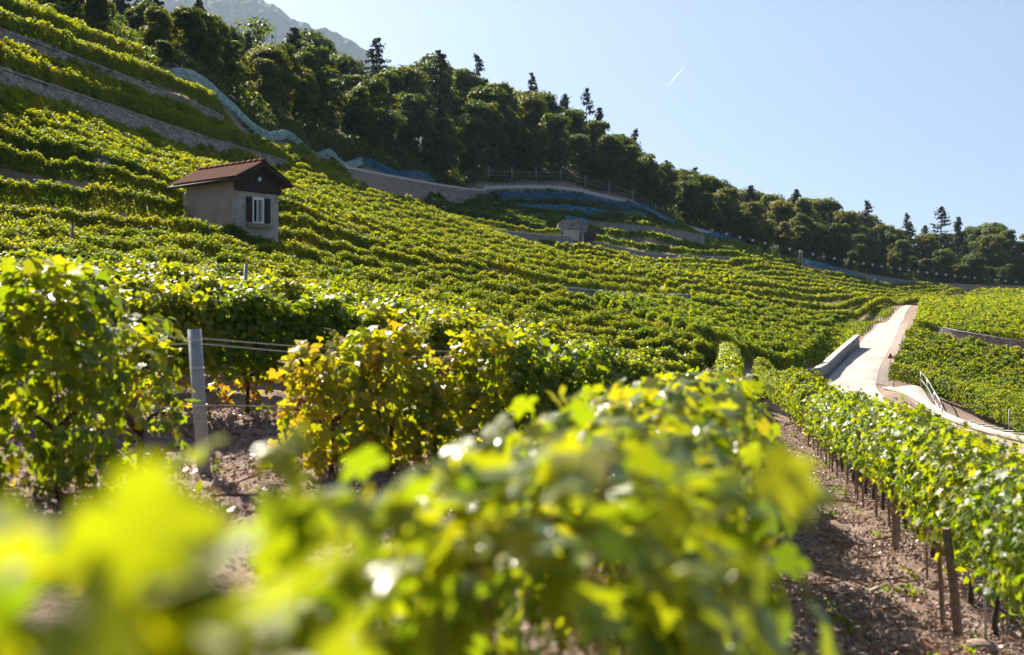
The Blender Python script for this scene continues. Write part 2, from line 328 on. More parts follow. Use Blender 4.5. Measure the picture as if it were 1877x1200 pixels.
# lookup grid for quick heights
gs = np.unique(np.concatenate([np.linspace(-3, -.62, 60), np.linspace(-.62, .62, 380), np.linspace(.62, 3, 60)]))
gt = np.concatenate([np.linspace(math.log(2), math.log(12), 60)[:-1], np.linspace(math.log(12), math.log(60), 420)[:-1], np.linspace(math.log(60), math.log(480), 560)[:-1], np.linspace(math.log(480), math.log(1500), 50)])
GS, GT = np.meshgrid(gs, gt)
GY = np.exp(GT)-AP; GX = GS*(GY+AP)
GZ = Hraw(GX, GY)
def H(x, y):
    x = np.asarray(x, float); y = np.asarray(y, float); q = np.maximum(y+AP, 2.001); s = np.clip(x/q, -2.99, 2.99); t = np.clip(np.log(q), gt[0]+1e-6, gt[-1]-1e-6)
    i = np.clip(np.searchsorted(gs, s)-1, 0, len(gs)-2); j = np.clip(np.searchsorted(gt, t)-1, 0, len(gt)-2)
    a = (s-gs[i])/(gs[i+1]-gs[i]); b = (t-gt[j])/(gt[j+1]-gt[j])
    return GZ[j, i]*(1-a)*(1-b)+GZ[j, i+1]*a*(1-b)+GZ[j+1, i]*(1-a)*b+GZ[j+1, i+1]*a*b
def wxy(g): return np.array([[(u-CX)/F*d, d] for u, v, d in g])
TLp = wxy(TL)
def tl_depth(x, y):
    u = x/np.maximum(y, 1)*F+CX
    return np.interp(u, [a[0] for a in TL], [a[2] for a in TL])
def vnoise(x, y, seed=0):
    """cheap smooth value noise"""
    xi = np.floor(x).astype(np.int64); yi = np.floor(y).astype(np.int64); fx = x-xi; fy = y-yi
    def h(a, b):
        k = (a*374761393+b*668265263+seed*982451653) & 0x7fffffff
        k = ((k ^ (k >> 13))*1274126177) & 0x7fffffff
        return (k ^ (k >> 16)) % 10007/10007.
    fx = fx*fx*(3-2*fx); fy = fy*fy*(3-2*fy)
    return h(xi, yi)*(1-fx)*(1-fy)+h(xi+1, yi)*fx*(1-fy)+h(xi, yi+1)*(1-fx)*fy+h(xi+1, yi+1)*fx*fy

# ------------------------------------------------------------------ ground
def ground_material():
    m, nt, out = nmat('vineyard_soil'); p = nt.nodes.new('ShaderNodeBsdfPrincipled'); p.inputs['Roughness'].default_value = .95; p.inputs['Specular IOR Level'].default_value = .25
    tc = nt.nodes.new('ShaderNodeTexCoord')
    n1 = nt.nodes.new('ShaderNodeTexNoise'); n1.inputs['Scale'].default_value = 22; n1.inputs['Detail'].default_value = 9; n1.inputs['Roughness'].default_value = .7
    n2 = nt.nodes.new('ShaderNodeTexNoise'); n2.inputs['Scale'].default_value = .5; n2.inputs['Detail'].default_value = 5
    for q in (n1, n2): nt.links.new(tc.outputs['Object'], q.inputs['Vector'])
    r1 = ramp(nt, [(.3, (.14, .098, .08)), (.5, (.31, .225, .185)), (.72, (.52, .395, .335))]); nt.links.new(n1.outputs[0], r1.inputs[0])
    r2 = ramp(nt, [(.35, (.8, .8, .8)), (.7, (1.1, 1.05, 1.0))]); nt.links.new(n2.outputs[0], r2.inputs[0])
    mu = nt.nodes.new('ShaderNodeMix'); mu.data_type = 'RGBA'; mu.blend_type = 'MULTIPLY'; mu.inputs[0].default_value = 1
    nt.links.new(r1.outputs[0], mu.inputs[6]); nt.links.new(r2.outputs[0], mu.inputs[7])
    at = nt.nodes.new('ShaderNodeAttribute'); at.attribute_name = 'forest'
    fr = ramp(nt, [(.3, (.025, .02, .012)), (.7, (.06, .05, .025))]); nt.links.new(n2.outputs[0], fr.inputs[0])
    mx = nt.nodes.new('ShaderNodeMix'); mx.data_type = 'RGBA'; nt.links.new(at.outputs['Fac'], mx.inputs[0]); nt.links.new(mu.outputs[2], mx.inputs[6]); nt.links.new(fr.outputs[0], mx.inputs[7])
    nt.links.new(mx.outputs[2], p.inputs['Base Color'])
    b = nt.nodes.new('ShaderNodeBump'); b.inputs['Strength'].default_value = .9; b.inputs['Distance'].default_value = .04
    nt.links.new(n1.outputs[0], b.inputs['Height']); nt.links.new(b.outputs[0], p.inputs['Normal'])
    nt.links.new(p.outputs[0], out.inputs[0]); return m
nr, nc = GX.shape
near = np.clip((50-GY)/30, 0, 1)
micro = ((vnoise(GX*3.1, GY*3.1, 1)-.5)*.10+(vnoise(GX*8, GY*8, 2)-.5)*.07+(vnoise(GX*17, GY*17, 3)-.5)*.045)*near
idx = np.arange(nr*nc).reshape(nr, nc)
Q = np.stack([idx[:-1, :-1], idx[:-1, 1:], idx[1:, 1:], idx[1:, :-1]], -1).reshape(-1, 4)
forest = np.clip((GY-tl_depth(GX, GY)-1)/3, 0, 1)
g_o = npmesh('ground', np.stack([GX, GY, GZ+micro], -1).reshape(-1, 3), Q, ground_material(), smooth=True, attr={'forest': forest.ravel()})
tag(g_o, kind='structure')

# ------------------------------------------------------------------ leaves
def fan_leaf(half, curl=.34, fold=.26):
    ang = [a for a, r in half]; rr = [r for a, r in half]
    out = [(a, r) for a, r in half] + [(-a, r) for a, r in reversed(half) if 0 < a < 180]
    V = [[0, 0, 0]]
    for a, r in out:
        x = math.sin(rad(a))*r; y = math.cos(rad(a))*r; V.append([x, y, fold*abs(x)-curl*(x*x+y*y)])
    k = len(out); T = [[0, 1+(i+1) % k, 1+i] for i in range(k)]
    return np.array(V), np.array(T)
LEAF_HI = fan_leaf([(0, 1.0), (14, .80), (22, .78), (34, .58), (48, .84), (58, .92), (70, .72), (92, .60), (108, .78), (124, .74), (150, .62), (168, .46), (180, .12)])
LEAF_MID = fan_leaf([(0, 1.0), (32, .62), (55, .9), (88, .6), (115, .76), (155, .55), (180, .15)])
LEAF_QUAD = (np.array([[0, -.62, 0], [.62, .05, .14], [0, .85, -.05], [-.62, .05, .14]]), np.array([[0, 1, 2], [0, 2, 3]]))
LEAF_LOW = fan_leaf([(0, .95), (50, .78), (110, .72), (180, .3)], curl=.25)
def unit(v): return v/np.maximum(np.linalg.norm(v, axis=-1, keepdims=True), 1e-9)
def leaf_mesh(P, N, size, tmpl, droop=.7, warp=.0):
    n = len(P); N = unit(N)
    t = R.normal(size=(n, 3)); t[:, 2] -= droop*1.6
    t = unit(t-N*(t*N).sum(1, keepdims=True)); b = np.cross(t, N)
    L, T = tmpl; k = len(L)
    sc = np.broadcast_to(size, (n,))[:, None, None]
    curl = (R.normal(1.0, .9, size=(n, 1)))
    asp = R.uniform(.8, 1.12, size=(n, 1))
    V = P[:, None, :]+sc*((L[None, :, 0:1]*asp[:, None])*b[:, None]+L[None, :, 1:2]*t[:, None]+(L[None, :, 2]*curl)[..., None]*N[:, None])
    Fc = (np.arange(n)[:, None, None]*k+T[None]).reshape(-1, T.shape[1])
    return V.reshape(-1, 3), Fc, len(T)
def resample(xy, step):
    xy = np.asarray(xy, float); seg = np.linalg.norm(np.diff(xy, axis=0), axis=1); s = np.concatenate([[0], np.cumsum(seg)])
    m = max(2, int(round(s[-1]/step))+1); q = np.linspace(0, s[-1], m)
    return np.stack([np.interp(q, s, xy[:, i]) for i in range(xy.shape[1])], 1), s[-1]
def smooth_poly(xy, it=2):
    xy = np.asarray(xy, float)
    for _ in range(it):
        q = np.vstack([xy[0], *[w for a, b in zip(xy[:-1], xy[1:]) for w in (.75*a+.25*b, .25*a+.75*b)], xy[-1]]); xy = q
    return xy
HUT_C = np.array([-12.12, 50.0]); ha = rad(40)
HG = np.array([math.sin(ha), math.cos(ha)]); HS = np.array([-math.cos(ha), math.sin(ha)]); LG, LS = 2.32, 4.0
def in_hut(x, y, m=.5):
    a = (x-HUT_C[0])*HG[0]+(y-HUT_C[1])*HG[1]; b = (x-HUT_C[0])*HS[0]+(y-HUT_C[1])*HS[1]
    return (a > -m) & (a < LG+m) & (b > -m) & (b < LS+m)
def canopy(xy, n, w, z0, z1, spacing=1.1, lump=.25, endround=.5, seed=None, jitter=.06, nz=.55):
    """points and outward directions on the ragged skin of a row of vines that follows the line xy"""
    xy, L = resample(xy, .25)
    s = np.linspace(0, L, len(xy)); a = R.uniform(0, L, n)
    c = np.stack([np.interp(a, s, xy[:, 0]), np.interp(a, s, xy[:, 1])], 1)
    tg = np.gradient(xy, axis=0); tg /= np.linalg.norm(tg, axis=1, keepdims=True)+1e-9
    tx = np.stack([np.interp(a, s, tg[:, 0]), np.interp(a, s, tg[:, 1])], 1); tx = unit(tx); nx = np.stack([tx[:, 1], -tx[:, 0]], 1)
    k = int(L/spacing)+3; off = R.uniform(0, 1)
    ph = a/spacing+off; pi_ = np.floor(ph).astype(int) % k
    hv = R.normal(0, 1, k); wv = R.normal(0, 1, k)
    bump = np.abs(np.sin(math.pi*ph))**.6
    e = np.clip(np.minimum(a, L-a)/max(endround, .01), 0, 1); ee = .35+.65*np.sqrt(1-(1-e)**2)
    fine = vnoise(a*2.7+off*50, a*0+off*99, 5)-.5
    top = z0+(z1-z0)*(1+lump*.35*hv[pi_]+lump*.55*(bump-.6)+.22*fine)*(.55+.45*ee)
    wid = w*(1+lump*.6*wv[pi_]*.6+lump*.9*(bump-.6)+.3*fine)*ee
    th = R.uniform(-.45, math.pi+.45, n); rr = np.sqrt(R.uniform(.35, 1.12, n))
    cz, sz = np.cos(th), np.sin(th)
    hh = (top-z0)/2
    lat = np.sign(cz)*np.abs(cz)**.7*wid*rr; up = z0+hh+np.sign(sz)*np.abs(sz)**.8*hh*rr
    x = c[:, 0]+nx[:, 0]*lat+R.normal(0, jitter, n); y = c[:, 1]+nx[:, 1]*lat+R.normal(0, jitter, n)
    z = H(c[:, 0], c[:, 1])+.5*(H(x, y)-H(c[:, 0], c[:, 1]))+up+R.normal(0, jitter, n)
    N = np.stack([nx[:, 0]*cz, nx[:, 1]*cz, sz*.9+.35], 1)+R.normal(0, nz, (n, 3))
    hf = np.clip((up-z0)/np.maximum(top-z0, .1), 0, 1)
    return np.stack([x, y, z], 1), N, hf, pi_, a
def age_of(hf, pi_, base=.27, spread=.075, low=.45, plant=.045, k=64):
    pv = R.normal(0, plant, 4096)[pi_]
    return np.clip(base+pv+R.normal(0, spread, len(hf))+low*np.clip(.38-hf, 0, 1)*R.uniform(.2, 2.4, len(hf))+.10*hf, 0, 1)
def vine_row(xy, label, group, w=.27, z0=.2, z1=1.5, base=.27, low=.45, tmpl=None, cover=2.1, name='vine_row', kpx=.0017, parts=False, spacing=1.15, lump=.22):
    xy = np.asarray(xy, float); d = np.maximum(np.linalg.norm(xy, axis=1), 6)
    xyr, L = resample(xy, .5); dm = np.median(np.linalg.norm(xyr, axis=1)); dn = np.percentile(np.linalg.norm(xyr, axis=1), 20)
    size = max(.062, kpx*dn)
    per = 3.1*cover/((size*1.25)**2*.62)
    n_ = int(L*per); 
    if n_ < 30: return None
    P, N, hf, pi_, a = canopy(xy, n_, w, z0, z1, spacing=spacing, lump=lump, jitter=.05+.12*size)
    keep = ~in_hut(P[:, 0], P[:, 1]); P, N, hf, pi_ = P[keep], N[keep], hf[keep], pi_[keep]
    ag = age_of(hf, pi_, base, low=low)
    t = tmpl or LEAF_QUAD
    V, Fc, nt = leaf_mesh(P, N, size*R.uniform(.75, 1.25, len(P)), t)
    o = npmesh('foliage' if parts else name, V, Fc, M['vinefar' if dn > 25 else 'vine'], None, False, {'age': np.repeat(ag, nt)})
    if parts:
        m = xyr[len(xyr)//2]; e = empty(name, (m[0], m[1], float(H(m[0], m[1]))), label, 'vine row', group)
        o.parent = e; o.matrix_parent_inverse = Matrix.Translation(-Vector(e.location)); return e
    return tag(o, label, 'vine row', group)

# ------------------------------------------------------------------ vine rows in blocks
def fill(guides, spacing):
    out = []
    Gs = [resample(smooth_poly(wxy(g), 2), 1)[0] for g in guides]
    Gr = []
    for g in Gs:
        s = np.concatenate([[0], np.cumsum(np.linalg.norm(np.diff(g, axis=0), axis=1))]); q = np.linspace(0, s[-1], 60)
        Gr.append(np.stack([np.interp(q, s, g[:, 0]), np.interp(q, s, g[:, 1])], 1))
    for i in range(len(Gr)-1):
        a, b = Gr[i], Gr[i+1]
        dist = np.mean([np.min(np.linalg.norm(b-p, axis=1)) for p in a[10:50:4]])
        m = max(1, int(round(dist/spacing)))
        for j in range(m): out.append(a+(b-a)*j/m)
    out.append(Gr[-1]); return out
BLOCKS = [
    ('A', [A0, A1, A2], 2.8, 'vine row on the long slope above the hut, {} below the lowest grey terrace wall', 'vine rows on the slope above the hut', dict(base=.35, low=.55)),
    ('B', [G0, G1, G2, G3, G4], 3.0, 'vine row around and below the hut, {} row down from the hut roof', 'vine rows in the hollow around the hut', dict(base=.335, lump=.16, cover=2.4, w=.25)),
    ('C', [C0, C1, C2], 2.5, 'vine row left of the stone road wall, {} row down from the small white sign', 'vine rows left of the concrete road', dict(base=.28, low=.3)),
    ('D', [D0, D1, D2], 3.0, 'vine row on the bright slope behind the road, {} row below the wooden trestle', 'vine rows on the bright slope behind the road', dict(base=.35, low=.3)),
    ('D', [[(1275, 540, 107), (1400, 559, 130), (1500, 579, 139), (1560, 584, 141)]], 2.5, 'single vine row between the bright slope and the block left of the road wall', 'vine rows left of the concrete road', dict(base=.27, low=.3)),
    ('E', [E0, E1, E2], 2.6, 'vine row right of the stone tank house, {} row below the blue nets', 'vine rows right of the stone tank house', dict(base=.28, low=.3)),
    ('F', [F0, F1], 2.6, 'dark shaded vine row under the forest, {} row below the curved pale kerb wall', 'shaded vine rows under the forest', dict(base=.10, low=.1)),  # low leaf age puts the forest shade into the leaf colour
    ('F', [F1[:3], F2], 2.6, 'dark shaded vine row below the brown stone wall, {} row down the slope', 'shaded vine rows below the brown stone wall', dict(base=.10, low=.1)),  # shade again put into the leaf colour by a low age
    ('R', [R0, R1], 2.6, 'vine row far right of the road crest, {} row from the forest', 'far vine rows beyond the road crest', dict(base=.32, low=.2)),
    ('R', [R1, R2], 3.3, 'vine row right of the upper road, {} row counted from the far end', 'vine rows right of the upper road', dict(base=.32, low=.2, w=.6)),
    ('R', [R3, R4], 2.3, 'vine row between the red sign and the dark track, {} row from the track', 'vine rows right of the lower road', dict(base=.30, low=.2)),
    ('N', [N0, N1], 2.0, 'vine row under the pale turquoise net, {} row below it', 'vine rows under the pale net', dict(base=.30, low=.4)),
]
for key, guides, sp, lab, grp, kw in BLOCKS:
    rows = fill(guides, sp) if len(guides) > 1 else [resample(smooth_poly(wxy(guides[0])), 1)[0]]
    for i, xy in enumerate(rows):
        L = np.linalg.norm(np.diff(xy, axis=0), axis=1).sum()
        cut0, cut1 = R.uniform(0, .8, 2)
        q = np.linspace(min(.4, cut0/L), 1-min(.4, cut1/L), 60)*59
        xy2 = np.stack([np.interp(q, np.arange(len(xy)) if len(xy) == 60 else np.linspace(0, 59, len(xy)), xy[:, k]) for k in (0, 1)], 1)
        dmin = np.linalg.norm(xy2, axis=1).min()
        vine_row(xy2, lab.format(ordn(i+1)), grp, tmpl=LEAF_LOW if dmin < 30 else None, **kw)

def offset_row(key_, off, a=0., b=1.):
    L, up_ = TERR[key_]; q = L[:, :2]+up_*off; P = resample(smooth_poly(q, 2), .5)[0]; n_ = len(P); return P[int(a*n_):max(int(b*n_), int(a*n_)+4)]
TG = 'vine rows on the grey terraces'
for key_, off, a, b, z1_, lab in (('w1', .55, 0, 1, 1.25, 'front vine row on the ledge atop the lowest grey terrace wall'), ('w1', 1.55, 0, .97, 1.3, 'middle vine row on the ledge atop the lowest grey terrace wall'), ('w1', 2.5, 0, .9, 1.1, 'rear vine row on the ledge atop the lowest grey terrace wall'),
                          ('w2', .6, 0, 1, 1.3, 'front vine row on the ledge atop the middle grey terrace wall'), ('w2', 1.7, 0, .8, 1.2, 'rear vine row on the ledge atop the middle grey terrace wall'),
                          ('w3', .7, 0, .82, 1.4, 'front vine row on the topmost terrace beside the forest'), ('w3', 1.9, 0, .75, 1.5, 'middle vine row on the topmost terrace beside the forest'), ('w3', 3.2, 0, .66, 1.6, 'rear vine row on the topmost terrace beside the forest')):
    vine_row(offset_row(key_, off, a, b), lab, TG, base=.35, low=.5, w=.4, z0=.1, z1=z1_)

# ------------------------------------------------------------------ near rows, vine by vine
def trunk_mesh(x, y, tx, h, lean=.06):
    z = float(H(x, y)); mb = MB()
    pts = [(x+random.uniform(-lean, lean)*f, y+random.uniform(-lean, lean)*f, z-.08+(h+.08)*f) for f in (0, .3, .6, 1)]
    mb.tube(pts, [.034, .028, .025, .03], 7)
    for s in (-1, 1):
        p = np.array(pts[-1]); q = p+np.array([tx[0]*s*.35, tx[1]*s*.35, .14]); mb.tube([p, (p+q)/2+[0, 0, .03], q], [.022, .016, .01], 6)
    return mb
def single_vine(x, y, tx, label, group, n=380, w=.4, length=1.2, z0=.35, z1=1.55, size=.085, base=.27, low=.5, tmpl=LEAF_HI, canes=7, th=.55, grapes=0, spread=.1, mat='vine', nz=.55, clip=None, lump=.2, trunk=True):
    z = float(H(x, y)); e = empty('grapevine', (x, y, z), label, 'vine', group)
    a = np.array([x, y])-np.array(tx)*length/2; b = np.array([x, y])+np.array(tx)*length/2
    P, N, hf, pi_, _ = canopy(np.array([a, b]), n, w, z0, z1, spacing=length*.55, endround=length*.35, lump=lump, jitter=.05, nz=nz)
    if clip is not None:
        k = clip(P); P, N, hf, pi_ = P[k], N[k], hf[k], pi_[k]
    ag = age_of(hf, pi_, base, spread, low, plant=.05)
    V, Fc, nt = leaf_mesh(P, N, size*R.uniform(.6, 1.25, len(P)), tmpl)
    npmesh('foliage', V-np.array(e.location), Fc, M[mat], e, True, {'age': np.repeat(ag, nt)})
    if trunk: trunk_mesh(x, y, tx, th).build('trunk', M['bark'], e, True)
    if canes:
        mb = MB()
        for _ in range(canes):
            f = random.uniform(-.45, .45)*length; p0 = np.array([x+tx[0]*f, y+tx[1]*f, z+th+.05])
            o = np.array([random.uniform(-.25, .25), random.uniform(-.25, .25), random.uniform(.45, .95)*(z1-th)])
            mb.tube([np.array([x, y, z+th-.03]), p0, p0+o*.5+np.array([random.uniform(-.04, .04)]*2+[0]), p0+o], [.008, .007, .006, .003], 5)
        mb.build('canes', M['cane'], e, True)
    for gi in range(grapes):
        mb = MB(); f = random.uniform(-.45, .45)*length; sd = random.choice([-1, 1])*random.uniform(.1, .3)
        c = np.array([x+tx[0]*f+tx[1]*sd, y+tx[1]*f-tx[0]*sd, z+random.uniform(th-.08, th+.2)])
        for _ in range(48):
            hh = random.uniform(0, 1); r = .05*(1-hh*.75); an = random.uniform(0, 6.28)
            mb.sphere(c+np.array([math.cos(an)*r, math.sin(an)*r, -hh*.15]), .0125, 6, 4)
        g = mb.build('grape_bunch', M['grape'], e, True, {'age': R.uniform(0, 1, 1)[[0]*mb.n]})
    return e
def rowx(e, y): return e+.188*y
# the row that runs along the camera's feet and away to the right
ROW_T = unit(np.array([.188, 1.0]))
TOPY = [-1, .5, .7, .85, 1.6, 2.0, 2.5, 3, 5, 8, 20, 60]
TOPZ = [-.13, -.115, -.105, -.118, -.165, -.24, -.265, -.27, -.275, -.35, -.79, -2.1]
k = 0
for y in [-.2, .42, .78]+list(np.arange(1.7, 12.6, .95)):
    x = rowx(-.32, y)+min(max((y-4)/9, 0), 1)*.22; top = float(np.interp(y, TOPY, TOPZ)-H(x, y))+.02; k += 1
    def clip(P):
        zt = np.interp(P[:, 1], TOPY, TOPZ)+np.clip(.045*P[:, 1], .015, .09)*(vnoise(P[:, 0]*5, P[:, 1]*5, 8)-.45)
        return (P[:, 2] < zt) & (np.linalg.norm(P, axis=1) > .68) & ~((np.abs(P[:, 0]) < .12+.45*np.abs(P[:, 1])) & (P[:, 1] < .45) & (P[:, 1] > -.5) & (P[:, 2] > -.5)) & ((P[:, 1] > 1.5) | ((P[:, 1] < .95) & (P[:, 0]/np.maximum(P[:, 1], .05) < -.16)) | (P[:, 1] < .1))
    single_vine(x, y, ROW_T, ordn(k)+' vine from the camera end of the blurred yellow-green foreground row', 'vines of the blurred foreground row',
                n=640 if y < 1.6 else 640, w=.37+(.06 if y > 4 else 0), length=1.15 if y > 1 else .6, z0=.45 if y > 1 else .6, z1=top/1.0, size=.07 if y < 1.6 else .064, base=.37 if y < 1.6 else .34, low=.12 if y < 1.6 else .35, clip=clip, th=.6, canes=0 if y < 1 else 6, mat='vinegloss' if y > 1 else 'vineglow', nz=.48 if y > 1 else .95, spread=.085)
ys = np.arange(13, 60, 1.0)
vine_row(np.stack([rowx(-.10, ys)+np.clip((ys-20)/30, 0, 1)*.3, ys], 1), 'far half of the blurred foreground row, between the soil lane and the posts', 'vine rows beside the soil lane', w=.4, z1=1.35, tmpl=LEAF_LOW, parts=False, base=.28, cover=1.9, kpx=.0018, lump=.2)
# the row on the far side of the soil lane, with stakes
k = 0
for y in np.arange(6.2, 27, 1.08):
    x = rowx(2.5, y); k += 1
    single_vine(x, y, ROW_T, ordn(k)+' vine from the near end of the staked row right of the soil lane', 'vines of the staked row beside the soil lane',
                n=1000 if y < 16 else 700, w=.5, length=1.3, z0=.38 if y < 15 else .3, z1=1.64-.002*y, size=.058 if y < 16 else .062, base=.28, low=.95, tmpl=LEAF_HI if y < 13 else LEAF_MID, canes=5, th=.72, grapes=3 if y < 20 else 0, lump=.16)
ys = np.arange(27, 61, 1.0)
vine_row(np.stack([rowx(2.5, ys)-np.clip((ys-30)/30, 0, 1)*.5, ys], 1), 'far end of the staked row right of the soil lane', 'vine rows beside the soil lane', w=.46, z0=.3, z1=1.5, tmpl=LEAF_LOW, base=.335, cover=2.0, kpx=.0018)
for e_, y0, y1, lab in ((4.75, 14, 57, 'vine row just behind the staked row, ending near the road wall'), (7.1, 20, 52, 'second vine row behind the staked row, beside the road')):
    ys = np.arange(y0, y1, 1.0)
    vine_row(np.stack([rowx(e_, ys), ys], 1), lab, 'vine rows beside the soil lane', w=.42, z1=1.45, tmpl=LEAF_LOW, base=.27, cover=1.2, kpx=.0022)
# stakes under that row
def stake(x, y, h, r, lean, label, mat='wood', name='vine_stake', cat='stake', group=None, square=True):
    z = float(H(x, y)); mb = MB()
    if square:
        mb.tube([(x, y, z-.15), (x+lean[0]*h*.5, y+lean[1]*h*.5, z+h*.5), (x+lean[0]*h, y+lean[1]*h, z+h)], [r*1.1, r, r*.95], 4)
    else: mb.tube([(x, y, z-.15), (x+lean[0]*h, y+lean[1]*h, z+h)], r, 10)
    o = mb.build(name, M[mat], None, not square); return tag(o, label, cat, group)
LG_ = 'stakes along the row right of the soil lane'
stake(3.98, 10.1, .98, .042, (-.12, .02), 'thick square grey stake leaning at the near end of the staked row', group=LG_)
stake(3.9, 10.28, .8, .022, (-.06, .0), 'thin stake close behind the thick leaning stake', group=LG_)
stake(4.62, 13.7, .95, .04, (-.02, 0), 'pale square stake upright in the middle of the staked row', group=LG_)
k = 0
for y in np.arange(11.2, 40, 1.08):
    if abs(y-13.7) < .4: continue
    k += 1
    stake(rowx(2.2, y)+random.uniform(-.06, .06), y, random.uniform(1.0, 1.25), random.uniform(.012, .018), (random.uniform(-.07, .05), random.uniform(-.04, .04)),
          ordn(k)+' thin dark stake from the near end under the staked row', group=LG_)
stake(4.15, 9.95, .75, .011, (-.03, 0), 'thin pale metal rod in front of the thick leaning stake', 'metal', 'metal_rod', 'rod', square=False)
mb = MB(); z = float(H(4.3, 10.0)); mb.tube([(4.17, 9.97, z+.50), (4.23, 9.98, z+.495), (4.3, 10.0, z+.49)], [.011, .014, .008], 6)
tag(mb.build('vine_tie', M['green'], None, True), 'bright green plastic tie beside the thin metal rod', 'tie')
mb = MB(); z = float(H(4.02, 9.8)); mb.sphere((4.02, 9.8, z+.03), (.16, .10, .07), 12, 7)
tag(mb.build('rock', M['rock'], None, False), 'flat pinkish stone lying at the foot of the thick leaning stake', 'rock')
# the row with the grey post at the left
PROW = smooth_poly([(-3.75, 7.2), (-3.5, 8.2), (-3.3, 9.0), (-2.95, 10.6), (-1.6, 11.15), (0, 12.2), (1.15, 13.4)], 2)
plist = [  # x, y, base age, top, n, label
    (-3.98, 7.4, .27, 1.68, 620, 'tall dark vine filling the left edge beside the grey post'),
    (-3.40, 8.5, .30, 1.74, 620, 'tall yellow-topped vine left of the grey post'),
    (-3.08, 9.35, .34, 1.42, 260, 'small side vine touching the grey post on its left'),
    (-1.74, 11.0, .46, 1.36, 360, 'orange-yellow autumn vine right of the grey post'),
    (-1.22, 11.35, .40, 1.40, 420, 'green and yellow vine next to the orange autumn vine'),
    (-.78, 11.65, .42, 1.28, 240, 'thin yellowing vine with gaps beside the green vines'),
    (-.22, 12.0, .34, 1.40, 460, 'bushy green vine in the middle of the posted row'),
    (.28, 12.45, .31, 1.40, 460, 'dense dark green vine before the leaning end stake'),
    (.78, 13.0, .31, 1.36, 460, 'last dark green vine beside the leaning end stake')]
for x, y, b, top, n_, lab in plist:
    j = np.argmin(np.linalg.norm(PROW-np.array([x, y]), axis=1)); t = unit(PROW[min(j+1, len(PROW)-1)]-PROW[max(j-1, 0)])
    single_vine(x, y, t, lab, 'vines of the posted row', n=int(n_*1.5), w=.36, length=.95, z0=-.6 if x < -3 else -.3, clip=lambda P: (P[:, 2] > H(P[:, 0], P[:, 1])+.03) & (P[:, 2] < float(H(x, y))+top+.02+.1*(vnoise(P[:, 0]*6, P[:, 1]*6, 12)-.4)), z1=top, size=.078, base=b, low=.55, canes=9, th=.5, spread=.1, lump=.25)
px, py = W(357, 600, 10.6)[:2]
post = empty('trellis_post', (px, py, float(H(px, py))), 'round pale grey trellis post standing in the gap of the posted row', 'post')
pz = float(H(px, py)); ztop = (CY-603)/F*10.6
mb = MB(); mb.tube([(px+.10, py, pz-.2), (px-.005, py, ztop)], .062, 16); mb.build('shaft', M['greypost'], post, True)
for zf in (ztop-.10, ztop-.36, (CY-742)/F*10.6):
    f = (ztop-zf)/(ztop-pz); mb = MB(); cxx = px-.005+.105*f
    mb.tube([(cxx+.066*math.cos(a), py+.066*math.sin(a), zf) for a in np.linspace(0, 6.28, 14)], .005, 5); mb.build('wire_loop', M['wire'], post)
for nm, za, zl, zr, lab in (('trellis_wire', ztop-.085, (CY-612)/F*9.2, (CY-640)/F*11.2, 'upper of two pale wires at the top of the grey post'),
                       ('trellis_wire', ztop-.135, (CY-634)/F*9.2, (CY-652)/F*11.2, 'lower of two pale wires at the top of the grey post'),
                       ('trellis_wire', (CY-742)/F*10.6, (CY-752)/F*9.2, (CY-743)/F*11.2, 'pale wire at half height of the grey post')):
    mb = MB(); mb.tube([(-3.05, 9.3, zl), (px-.05, py-.07, za), (px+.07, py-.02, za), (-1.7, 11.05, zr), (.3, 12.45, zr-.06)], .0045, 5)
    tag(mb.build(nm, M['wire'], None), lab, 'wire')
stake(1.14, 13.4, 1.15, .03, (.05, -.02), 'dark bent stake leaning at the right end of the posted row', square=True)
# vines of the next row behind, seen through the gap
T4 = resample(smooth_poly(wxy(G4), 2), 1.1)[0]
for i, (x, y) in enumerate(T4):
    if x < -4.6 or x > -.3: continue
    e = empty('grapevine', (x, y, float(H(x, y))), ordn(i+1)+' bare orange-leaved vine foot behind the grey post gap', 'vine', 'vine feet of the row behind the grey post')
    mb = trunk_mesh(x, y, (.9, .3), .45); mb.build('trunk', M['bark'], e, True)
    P, N, hf, pi_, _ = canopy(np.array([[x-.4, y-.1], [x+.4, y+.1]]), 60, .2, .1, .5, endround=.3)
    V, Fc, nt = leaf_mesh(P, N, .07*R.uniform(.6, 1.2, len(P)), LEAF_MID); npmesh('foliage', V-np.array(e.location), Fc, M['vine'], e, True, {'age': np.repeat(np.clip(R.normal(.72, .14, len(P)), 0, 1), nt)})

# ------------------------------------------------------------------ soil clods and dry leaves on the ground
def in_near_soil(nn):
    out = []
    e = R.uniform(-.2, 3.2, nn); y = 6.5*np.exp(R.uniform(0, 1.75, nn)); out.append(np.stack([rowx(e, y), y], 1))
    x = R.uniform(-5.5, 1.5, nn//2); y = R.uniform(7, 16, nn//2); out.append(np.stack([x, y], 1))
    return np.vstack(out)
xy = in_near_soil(42000); m_ = len(xy)
OCT = (np.array([[1, 0, 0], [-1, 0, 0], [0, 1, 0], [0, -1, 0], [0, 0, .6], [0, 0, -.6]], float), np.array([[0, 2, 4], [2, 1, 4], [1, 3, 4], [3, 0, 4], [2, 0, 5], [1, 2, 5], [3, 1, 5], [0, 3, 5]]))
sz = np.clip(R.lognormal(-4.3, .5, m_), .005, .045)
P = np.stack([xy[:, 0], xy[:, 1], H(xy[:, 0], xy[:, 1])+.02+sz*.1], 1)
N = np.tile([0, 0, 1.], (m_, 1))+R.normal(0, .35, (m_, 3))
V, Fc, nt = leaf_mesh(P, N, sz, OCT, droop=0); V += R.normal(0, .003, V.shape)
